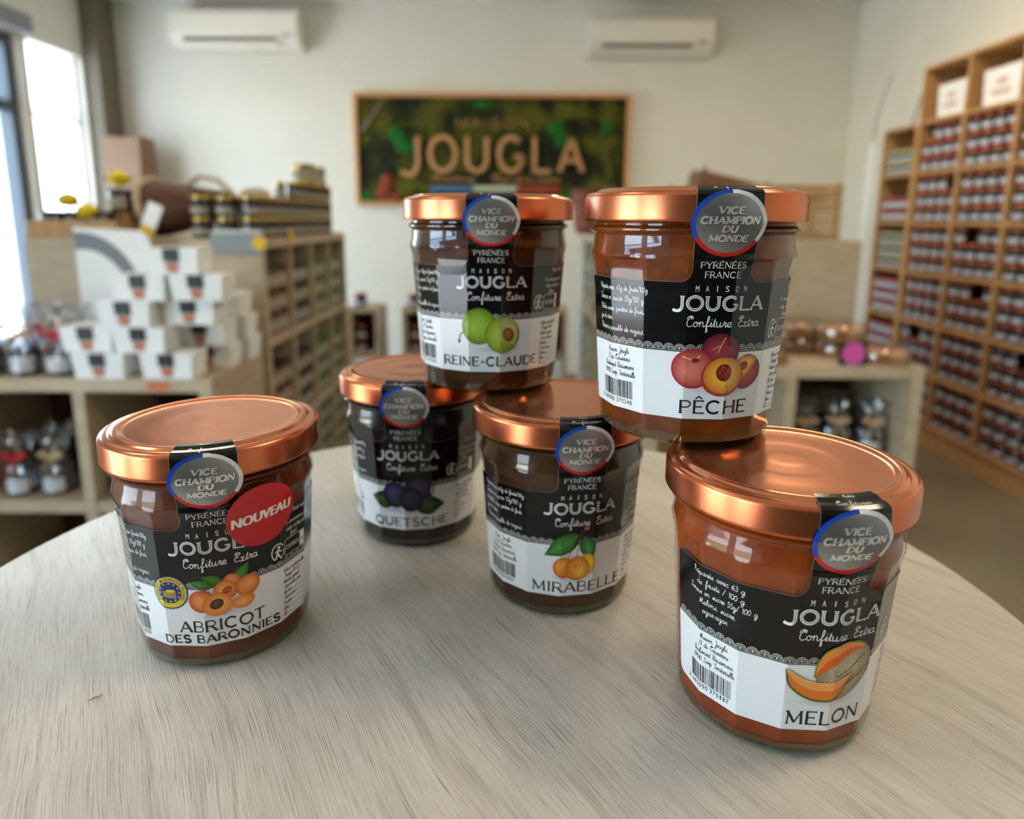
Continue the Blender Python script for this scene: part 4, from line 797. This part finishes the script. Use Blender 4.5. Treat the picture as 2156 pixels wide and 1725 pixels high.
for z in (.0, .37, .72): ip('shelf_board', LX1-.289, LX1-.003, LY0+.03, LY1-.03, z, z+.03, M['oakh'])
ip('price_sticker', LX1, LX1+.0006, LY0+.36, LY0+.42, .372, .395, M['orange'])
for ci, kind in enumerate(('amber', 'dark', 'green', 'green')):
    for ri, z in enumerate((.03, .40, .75)):
        for lay in range(3 if ri else 4):
            for q in range(3):
                small_jar(kind, (LX1-.05, LC[ci]+.05+.0825*q, z+.0785*lay), radians(90), '%s jar, %s from left, %s layer, %s row, %s column of left island' % ({'amber': 'amber', 'dark': 'black-lidded', 'green': 'green-lidded'}[kind], ORD[q], ORD[lay], ['bottom', 'middle', 'top'][ri], ['nearest', 'second', 'third', 'far'][ci]), 'jars in the cubbies of the left island')
for col in range(12):
    y = LY0+.06+.078*col
    for lay in range(2 + (1 if col >= 6 else 0)):
        small_jar('gold', (LX1-.05, y, 1.09+.07*lay), radians(60), 'gold-lidded jar, %s from the front, %s layer, aisle edge of the left island top' % (ORD[col], ['bottom', 'second', 'third'][lay]), 'gold-lidded jars on the left island')
for q, x in enumerate((LX1-.215, LX1-.132)):
    for lay in range(2): small_jar('gold', (x, LY0+.06, 1.09+.07*lay), 0, 'gold-lidded jar, %s layer, %s from the left in the front row on the island' % (['bottom', 'upper'][lay], ORD[q]), 'gold-lidded jars on the left island')
for q, (x, y) in enumerate(((LX1-.145, 2.85), (LX1-.145, 2.95), (LX1-.14, 3.06))):
    for lay in range(2): small_jar('gold', (x, y, 1.09+.07*lay), 0, 'gold-lidded jar, %s layer, %s of the inner row behind the long jar row' % (['bottom', 'upper'][lay], ORD[q]), 'gold-lidded jars on the left island')
TIN = MB().lathe([(.043, 0), (.044, .002), (.0435, .004), (.0435, .07), (.044, .072), (.043, .074), (.04, .074), (.039, .072)], 28).mesh('preserve_tin', M['gold']); smoothmesh(TIN, 40)
TLB = MB().lathe([(.0438, .012), (.0438, .052)], 28, close=False).mesh('label', M['lab_p']); smoothmesh(TLB, 40)
for x, y, z, w in ((LX1-.045, 2.84, 1.30, 'gold preserve tin, nearer of two standing on top of the jar rows'), (LX1-.05, 3.02, 1.30, 'gold preserve tin, farther of two standing on top of the jar rows'), (LX1-.145, 2.90, 1.23, 'gold preserve tin with pale side, behind the two tins above the jar rows')):
    o = bpy.data.objects.new('preserve_tin', TIN); link(o); o.location = (x, y, z); tag(o, w, 'tin', 'gold tins above the jar rows'); link(bpy.data.objects.new('label', TLB), o)
o = empty('price_board', (-.903, LY0-.006, 1.038), 'grey price board hanging on the front edge of the left island', 'sign')
MB().box(-.085, .085, -.004, .004, 0, .072).build('board', M['grey'], o); MB().box(-.08, .08, .001, .012, .066, .078).build('clip', M['white'], o)
o = MB().box(-.02, .02, -.0015, .0015, -.02, .02).build('price_tag', M['yellow'], None, (-.826, LY0-.013, 1.076)); o.rotation_euler = (0, radians(25), 0); tag(o, 'yellow square price tag at the right corner of the grey price board', 'tag')
o = MB().box(-.002, .002, -.016, .016, 0, .05).build('price_tag', M['yellow'], None, (LX1+.004, 2.50, 1.068)); o.rotation_euler = (radians(16), 0, 0); tag(o, 'small yellow price tag leaning on the gold-lidded jars along the aisle', 'tag')
# wicker horn basket
bk = empty('wicker_basket', (-1.17, 2.45, 1.108), 'dark brown wicker horn basket lying on the left island', 'basket')
mb = MB(); vs = []; n = 40; ringc = []
for i in range(26):
    u = i/25; R = .115*(1-u)**.55+.012; x = -.13+.34*u; z = .1-.02*u+.05*u*u
    for k in range(n): a = 2*pi*k/n; rr = R*(1+.035*cos(i*pi)*cos(k*pi)); vs.append((x, rr*cos(a), max(-.02, z+rr*sin(a)*.95)))
mb.add(vs, [(i*n+k, i*n+(k+1) % n, (i+1)*n+(k+1) % n, (i+1)*n+k) for i in range(25) for k in range(n)]+[tuple(25*n+k for k in range(n))], 0, True); mb.build('woven_body', M['wicker'], bk); bk.scale = (.9, .85, .82)
MB().tube([(-.135+.012*sin(a*2), .122*cos(a), .105+.112*sin(a)) for a in [2*pi*i/40 for i in range(41)]], .017).build('braided_rim', M['jute'], bk)
MB().tube([(.0, .0, .19), (.06, -.01, .235), (.13, -.01, .22), (.2, 0, .14)], .011).build('handle', M['jute'], bk)
bk2 = empty('wicker_basket', (-.99, 2.62, 1.09), 'small pale wicker basket behind the gold-lidded jars on the island', 'basket')
MB().lathe([(.05, 0), (.065, .03), (.07, .1), (.06, .14), (.05, .17), (.02, .18)], 28).build('woven_body', M['jute'], bk2); MB().tube([(.062*cos(a), .062*sin(a), .14) for a in [2*pi*i/24 for i in range(25)]], .008).build('rim', M['wicker'], bk2)
o = empty('price_tag', (-1.22, 2.235, 1.09), 'tilted white and yellow price card in front of the horn basket', 'tag'); o.rotation_euler = (0, radians(24), 0)
MB().box(-.025, .025, -.001, .001, .0, .04).build('yellow_band', M['yellow'], o); MB().box(-.025, .025, -.001, .001, .04, .12).build('card', M['white'], o)
# crates and flowers at the left end of the island
cr = empty('wood_crate', (-1.46, 2.33, 1.09), 'shallow pale wooden crate of jars at the left end of the island', 'crate')
MB().box(-.15, .15, -.09, .09, 0, .008).build('bottom', M['pine'], cr)
for y in (-.09, .084): MB().box(-.15, .15, y, y+.006, .008, .055).build('slat', M['pine'], cr)
for x in (-.15, .144): MB().box(x, x+.006, -.084, .084, .008, .055).build('slat', M['pine'], cr)
MB().box(-.156, -.1505, -.03, .0, .0, .03).build('red_tag', M['red'], cr)
for q, (x, y) in enumerate(((-.09, -.04), (-.01, -.04), (.07, -.04))): small_jar('dark', (-1.46+x, 2.33+y, 1.0985), 0, 'black-lidded jar, %s from the left in the shallow crate' % ORD[q], 'jars in the shallow crate')
for q, (x, z) in enumerate(((-1.365, 1.098), (-1.365, 1.1765), (-1.345, 1.255))):
    if q == 0: MB().box(-.045, .045, -.045, .045, 0, .075, taper=.002).build('pedestal', M['pine'], cr, (.095, .045, .008)); continue
    if q == 1: small_jar('dark', (x, 2.375, 1.173), 0, 'black jar with white label standing on the crate block', 'jars in the shallow crate')
def flower(x, y, z, h, words):
    f_ = empty('yellow_flower', (x, y, z), words, 'flower'); MB().tube([(0, 0, 0), (.003, 0, h*.6), (.0, 0, h)], .0025).build('stem', M['greenlid'], f_)
    mb = MB()
    for i in range(12): a = 2*pi*i/12; c = (.03*cos(a), .03*sin(a)); mb.add([(0, 0, h), (c[0]*1.5-c[1]*.5, c[1]*1.5+c[0]*.5, h+.012), (c[0]*2, c[1]*2, h+.02), (c[0]*1.5+c[1]*.5, c[1]*1.5-c[0]*.5, h+.012)], [(0, 1, 2, 3)])
    mb.lathe([(.02, h-.006), (.034, h+.008), (.03, h+.03), (.01, h+.042)], 14); mb.build('petals', M['yellowp'], f_)
flower(-1.365, 2.375, 1.2515, .02, 'yellow flower on top of the black jar with white label'); flower(-1.50, 2.30, 1.176, .02, 'yellow flower lying on the jars of the shallow crate, left'); flower(-1.415, 2.26, 1.09, .07, 'short yellow flower beside the black jar, in front of the crate')
# --- brown cabinet in the far left corner
o = empty('tall_cabinet', (-2.66, 4.90, 0), 'tall plain brown cabinet in the far left corner', 'cabinet'); MB().box(-.13, .13, -.2, -.02, .06, 1.69).build('carcass', M['cabinet'], o, bevel=.003); MB().box(-.125, .125, -.215, -.201, .07, 1.685).build('door', M['cabinet'], o, bevel=.002); MB().box(-.12, .12, -.18, -.03, 0, .06).build('plinth', M['cabinet'], o)
# --- low unit on the left with gift boxes
def low_unit(name, label, x0, x1, y0, y1, z1, cols, shelf_z):
    u = empty(name, ((x0+x1)/2, (y0+y1)/2, 0), label, 'shelf unit'); ox, oy = (x0+x1)/2, (y0+y1)/2
    def P(nm, a0, a1, b0, b1, c0, c1, m): MB().box(a0-ox, a1-ox, b0-oy, b1-oy, c0, c1).build(nm, m, u, bevel=.002)
    P('top', x0, x1, y0, y1, z1-.038, z1, M['oakh']); P('side_panel', x0, x0+.038, y0, y1, 0, z1-.038, M['oak']); P('side_panel', x1-.038, x1, y0, y1, 0, z1-.038, M['oak'])
    for c in cols: P('upright', c-.017, c+.017, y0, y1-.01, .035, z1-.038, M['oak'])
    for z in shelf_z: P('shelf_board', x0+.038, x1-.038, y0+.004, y1-.012, z, z+.035, M['oakh'])
    P('back_panel', x0+.038, x1-.038, y1-.01, y1, 0, z1-.038, M['backdark']); return u
lu = low_unit('low_display_unit', 'low oak cubby unit on the left carrying white gift boxes', -1.60, -.835, 1.80, 2.185, .715, [-1.21], (0, .315))
MB().box(-.03, .03, -.0006, 0, -.01, .012).build('price_sticker', M['orange'], lu, (.235, -.1925, .695))
BX = MB().box(-.0725, .0725, -.05, .05, 0, .0715, taper=.007).mesh('gift_box', M['white'])
BL = MB(); BL.add([(-.021, -.0525, .0735-.0018), (.021, -.0525, .0735-.0018), (.021, -.0495, .0732), (-.021, -.0495, .0732)], [(0, 1, 2, 3)])
def on_front(z): return -.0433-(.0067)*z/.0715-.0009
for z0, z1, mi, w in ((.036, .0712, 0, .023), (.027, .036, 2, .017), (.013, .027, 1, .017), (.005, .013, 2, .013)): BL.add([(-w, on_front(z0), z0), (w, on_front(z0), z0), (w, on_front(z1), z1), (-w, on_front(z1), z1)], [(0, 1, 2, 3)], mi)
BL.v[:4] = [(-.023, -.0508, .0712), (.023, -.0508, .0712), (.023, -.02, .0719), (-.023, -.02, .0719)]
BLM = BL.mesh('label', [M['black'], M['orange'], M['lab_p']])
G = 'white gift boxes piled on the low unit'; z0 = .715; hp = .0722
for lay, x, y, rz, w in ((0, -1.147, 1.85, 0, 'bottom row, left end'), (0, -.957, 1.85, 0, 'bottom row, right of the gap'), (0, -1.05, 2.07, 0, 'bottom row, at the back behind the gap'), (0, -.914, 1.995, .05, 'bottom row, right, set back behind the front box'), (0, -.9, 2.12, 0, 'bottom row, backmost at the right'),
        (1, -1.178, 1.86, 0, 'second row, left end'), (1, -1.03, 1.855, .0, 'second row, second from the left'), (1, -.912, 1.965, -.03, 'second row, right end'), (1, -.9, 2.10, 0, 'second row, backmost at the right'), (1, -1.06, 2.07, 0, 'second row, at the back in the middle'),
        (2, -1.062, 1.85, 0, 'third row, left end'), (2, -.91, 1.90, .03, 'third row, middle, in shade'), (2, -.898, 2.06, 0, 'third row, right end and set back'), (2, -1.05, 2.07, 0, 'third row, at the back in the middle'),
        (3, -1.02, 1.86, 0, 'fourth row, left'), (3, -.868, 1.87, .02, 'fourth row, right'), (4, -.925, 1.865, 0, 'alone at the top of the pile')):
    o = bpy.data.objects.new('gift_box', BX); link(o); o.location = (x, y, z0+hp*lay); o.rotation_euler = (0, 0, rz); tag(o, 'white gift box, '+w, 'gift box', G); link(bpy.data.objects.new('label', BLM), o)
# poster bag behind
po = empty('poster_board', (-1.27, 2.13, .715), 'white rounded poster with a grey arc, leaning behind the gift boxes', 'poster')
mb = MB(); P = [(-.115, 0), (.125, 0)]+[(.125-.04+.04*cos(a), .40-.06+.06*sin(a)) for a in [pi/2*i/8 for i in range(9)]]+[(-.115, .41)]
n = len(P); mb.add([(x, 0, z) for x, z in P]+[(x, .008, z) for x, z in P], [tuple(range(n)), tuple(range(2*n-1, n-1, -1))]+[(i, (i+1) % n, n+(i+1) % n, n+i) for i in range(n)]); mb.build('board', M['white'], po)
mb = MB(); A = [radians(95-90*i/20) for i in range(21)]; vs = []
for i, a in enumerate(A): u = i/20; w_ = .055-.02*u; vs += [(-.10+.20*cos(a), -.0008, .14+.255*sin(a)), (-.10+(.20-w_)*cos(a), -.0008, .14+(.255-w_)*sin(a))]
mb.add(vs, [(2*i, 2*i+1, 2*i+3, 2*i+2) for i in range(20)]); mb.build('printed_arc', mat('slate_print', (120, 124, 134), .6), po)
# jars in cellophane bags tied with ribbon
def cello_mesh():
    vs = []; n = 36; prof = [(.045, 0), (.047, .03), (.047, .075), (.042, .095), (.02, .112), (.013, .12), (.026, .135), (.038, .165), (.042, .185)]
    for j, (r, z) in enumerate(prof):
        for k in range(n): a = 2*pi*k/n; q = 1+(.10+.05*j)*noise.noise((cos(a)*3, sin(a)*3, j*.7+2)); vs.append((r*q*cos(a), r*q*sin(a), z+(.012*noise.noise((k*.9, j, 3)) if j > 5 else 0)))
    return MB().add(vs, [(j*n+k, j*n+(k+1) % n, (j+1)*n+(k+1) % n, (j+1)*n+k) for j in range(len(prof)-1) for k in range(n)], 0, False).mesh('cellophane', M['cello'])
CEL = cello_mesh()
rb = MB(); rb.tube([(.016*cos(a), .016*sin(a), .118) for a in [2*pi*i/16 for i in range(17)]], .004, 6)
for sg in (-1, 1): rb.tube([(0, -.017, .118), (sg*.02, -.025, .132), (sg*.036, -.026, .124), (sg*.02, -.024, .112), (0, -.017, .117)], .0045, 6); rb.tube([(0, -.018, .117), (sg*.012, -.03, .09), (sg*.02, -.042, .07)], .003, 6)
RBM = {k: rb.mesh('ribbon', M[k]) for k in ('ribbon_r', 'ribbon_b')}
def bagged(x, y, z, rib, words, group):
    o = empty('bagged_jar', (x, y, z), words, 'gift jar', group); b, l, t_ = KIND['bagk']
    for nm, me in (('jar_body', b), ('lid', l), ('label', KIND['red'][2] if 0 else t_)): c = bpy.data.objects.new(nm, me); link(c, o); c.location = (0, 0, .001)
    link(bpy.data.objects.new('cellophane', CEL), o); c = bpy.data.objects.new('ribbon', RBM[rib]); link(c, o)
Gb = 'jars in cellophane bags'
for x, y, r, w in ((-1.385, 1.86, 'ribbon_b', 'front left, on the low unit'), (-1.283, 1.86, 'ribbon_r', 'front right, beside the gift boxes'), (-1.49, 1.86, 'ribbon_b', 'front, at the left picture edge'), (-1.42, 1.965, 'ribbon_r', 'second row left, on the low unit'), (-1.31, 1.965, 'ribbon_r', 'second row right, on the low unit'), (-1.45, 2.07, 'ribbon_b', 'back row, before the island'), (-1.535, 1.97, 'ribbon_b', 'second row, leftmost')):
    bagged(x, y, .715, r, 'jar in a clear bag tied with %s, %s' % ({'ribbon_r': 'red ribbon', 'ribbon_b': 'raffia'}[r], w), Gb)
for x, y, r, w in ((-1.45, 1.87, 'ribbon_r', 'left cubby, left'), (-1.35, 1.88, 'ribbon_b', 'left cubby, middle'), (-1.275, 1.98, 'ribbon_b', 'left cubby, right back'), (-1.41, 1.99, 'ribbon_b', 'left cubby, back'), (-1.14, 1.88, 'ribbon_b', 'right cubby, by the divider'), (-1.04, 1.9, 'ribbon_r', 'right cubby, second')):
    bagged(x, y, .35, r, 'jar in a clear bag tied with %s, %s' % ({'ribbon_r': 'red ribbon', 'ribbon_b': 'raffia'}[r], w), Gb)
# --- small shelves by the back aisle
for i, (x0, x1, w) in enumerate(((-.94, -.76, 'left of the aisle end, beside the left island'), (-.63, -.10, 'behind the green plum jar'), (.10, .31, 'left of the right island'))):
    nm = 'small_shelf'; z1 = .66; y0, y1 = 3.75, 4.0; u = empty(nm, ((x0+x1)/2, (y0+y1)/2, 0), 'small oak jar shelf '+w, 'shelf unit', 'small shelves at the aisle end'); hw = (x1-x0)/2
    for a, b, c, d in ((-hw, hw, z1-.03, z1), (-hw, hw, .38, .40), (-hw, hw, 0, .05)): MB().box(a, b, -.125, .125, c, d).build('shelf_board', M['oakh'], u, bevel=.001)
    for a, b in ((-hw, -hw+.025), (hw-.025, hw)):
        for c, d in ((.05, .38), (.40, z1-.03)): MB().box(a, b, -.125, .125, c, d).build('upright', M['oak'], u, bevel=.001)
    MB().box(-hw, hw, .119, .125, .0, z1-.03).build('back_panel', M['backdark'], u, (0, .006, 0)); MB().box(-hw+.026, hw-.026, -.12, -.115, .06, .37).build('drawer_front', M['white'], u)
    nj = int((x1-x0-.05)/.082); 
    for q in range(nj):
        x = x0+.025+.04+.082*q
        for lay in range(2): small_jar('copper', (x, y0+.06, .40+.0785*lay), 0, 'copper-lidded jar, %s from left, %s layer in small shelf %s' % (ORD[q], ['lower', 'upper'][lay], ('left of aisle', 'behind plum jar', 'by right island')[i]), 'jars in the small shelves')
        small_jar('copper', (x, y0+.06, z1), 0, 'copper-lidded jar, %s from left, on top of small shelf %s' % (ORD[q], ('left of aisle', 'behind plum jar', 'by right island')[i]), 'jars on the small shelves')
# --- right island, openings face the aisle (-x)
QX0, QX1, QY0, QY1 = .345, 1.24, 2.40, 3.50
qi = empty('display_island', ((QX0+QX1)/2, (QY0+QY1)/2, 0), 'chest-high oak island behind the peach jar, carrying crates', 'shelf unit'); ox, oy = (QX0+QX1)/2, (QY0+QY1)/2
def qp(nm, a0, a1, b0, b1, c0, c1, m=M['oak']): MB().box(a0-ox, a1-ox, b0-oy, b1-oy, c0, c1).build(nm, m, qi, bevel=.002)
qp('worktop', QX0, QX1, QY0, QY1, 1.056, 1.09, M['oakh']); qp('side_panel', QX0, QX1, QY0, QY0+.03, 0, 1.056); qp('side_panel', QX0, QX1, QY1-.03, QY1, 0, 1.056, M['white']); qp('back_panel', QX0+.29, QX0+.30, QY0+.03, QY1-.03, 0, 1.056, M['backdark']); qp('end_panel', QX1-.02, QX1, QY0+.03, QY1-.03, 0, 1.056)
QC = [QY0+.03+(QY1-QY0-.06)*i/4 for i in range(5)]
for c in QC[1:4]: qp('upright', QX0, QX0+.29, c-.01, c+.01, .03, 1.056)
for z in (0, .37, .72): qp('shelf_board', QX0+.003, QX0+.289, QY0+.03, QY1-.03, z, z+.03, M['oakh'])
for ci in (2, 3):
    for ri, z in enumerate((.03, .40, .75)):
        for lay in range(3):
            for q in range(3): small_jar('green', (QX0+.05, QC[ci]+.05+.0825*q, z+.0785*lay), radians(-90), 'green-lidded jar, %s from right, %s layer, %s row, %s column of right island' % (ORD[q], ORD[lay], ['bottom', 'middle', 'top'][ri], ['nearer', 'far'][ci-2]), 'jars in the cubbies of the right island')
def slat_crate(x, y, z, w, d, h, m, words, rot=(0, 0, 0), nsl=2, group=None):
    c = empty('wood_crate', (x, y, z), words, 'crate', group); c.rotation_euler = rot
    MB().box(-w/2, w/2, -d/2, d/2, 0, .006).build('bottom', m, c)
    for k in range(nsl):
        za = .008+k*(h-.008)/nsl; zb = za+(h-.008)/nsl*.68
        for y0 in (-d/2, d/2-.007): MB().box(-w/2, w/2, y0, y0+.007, za, zb).build('slat', m, c)
        for x0 in (-w/2, w/2-.007): MB().box(x0, x0+.007, -d/2+.007, d/2-.007, za, zb).build('slat', m, c)
    for sx in (-1, 1):
        for sy in (-1, 1): MB().box(sx*(w/2-.014)-.006, sx*(w/2-.014)+.006, sy*(d/2-.0135)-.006, sy*(d/2-.0135)+.006, .006, h).build('corner_post', m, c)
for i in range(4): slat_crate(1.06, 2.65, 1.09+.0515*i, .32, .24, .051, M['pine'], 'pale pine crate, %s of the four stacked on the right island' % ['bottom', 'second', 'third', 'top'][i], group='pine crates on the right island')
slat_crate(.885, 2.95, 1.15, .30, .2, .2, M['crate'], 'large dark brown slatted crate behind the peach jar, tipped up', (0, radians(13), 0), 4)
slat_crate(.545, 3.02, 1.09, .27, .25, .212, M['crate'], 'dark crate behind the lid of the peach jar, upright beside the tipped one', (0, 0, 0), 4)
b3 = empty('wicker_basket', (.375, 3.32, 1.09), 'reddish brown basket on the right island between the two upper jars', 'basket'); MB().lathe([(.07, 0), (.08, .05), (.092, .2), (.097, .205), (.09, .21), (.084, .2)], 28).build('woven_body', noisy('red_wicker', (118, 62, 44), (150, 86, 64), 60, .7, bump=.5), b3); MB().tube([(.093*cos(a), .093*sin(a), .207) for a in [2*pi*i/24 for i in range(25)]], .008).build('rim', M['wicker'], b3)
# --- low table on the right with packed tarts
lr = low_unit('low_display_unit', 'low oak unit on the right with packed tarts on top', .42, 1.28, 2.02, 2.39, .715, [.87], (0, .36))
CL = MB().lathe([(.088, .0), (.09, .004), (.09, .04), (.08, .052), (.02, .054)], 32, close=False).mesh('clear_dome', M['cello']); smoothmesh(CL, 40)
PI_ = MB().lathe([(.07, .002), (.082, .022), (.085, .032), (.08, .035), (.075, .03), (.01, .03)], 32).mesh('fruit_tart', M['pie']); smoothmesh(PI_, 40)
TR = MB().lathe([(.09, 0), (.093, .002), (.093, .005), (.089, .005), (.088, .002)], 32).mesh('tray', M['kraft'])
for x, y, z, w in ((.80, 2.13, .715, 'packed round tart at the left, beside the peach jar'), (.80, 2.13, .7715, 'packed round tart on top of the left stack'), (1.10, 2.23, .715, 'packed round tart, bottom of the right stack behind the pink card'), (1.10, 2.23, .7715, 'packed round tart, top of the right stack behind the pink card'), (1.185, 2.12, .715, 'packed round tart at the right front corner'), (.99, 2.30, .715, 'packed round tart, back row between the stacks'), (.985, 2.30, .7715, 'packed round tart, top of the back row stack')):
    o = empty('packed_tart', (x, y, z), w, 'tart', 'packed tarts on the right unit'); link(bpy.data.objects.new('tart', PI_), o); link(bpy.data.objects.new('tray', TR), o); link(bpy.data.objects.new('clear_lid', CL), o)
o = empty('price_sign', (1.063, 2.045, .715), 'black price sign with a round pink disc in front of the tarts', 'sign'); MB().box(-.043, .043, -.002, .002, 0, .074).build('board', M['black'], o, bevel=.0008); mb = MB(); mb.add([(.036*cos(2*pi*i/40), -.0028, .037+.036*sin(2*pi*i/40)) for i in range(40)], [tuple(range(40))]); mb.build('pink_disc', M['pink'], o); MB().box(-.02, .02, .002, .03, 0, .003).build('foot', M['black'], o)
for i, (x, y) in enumerate(((.96, 2.12), (1.07, 2.13), (1.18, 2.12), (1.03, 2.25), (1.13, 2.26))): bagged(x, y, .395, 'ribbon_b', 'jar in a clear bag in the cubby of the right unit, %s' % ['front left', 'front middle', 'front right', 'back left', 'back right'][i], Gb)
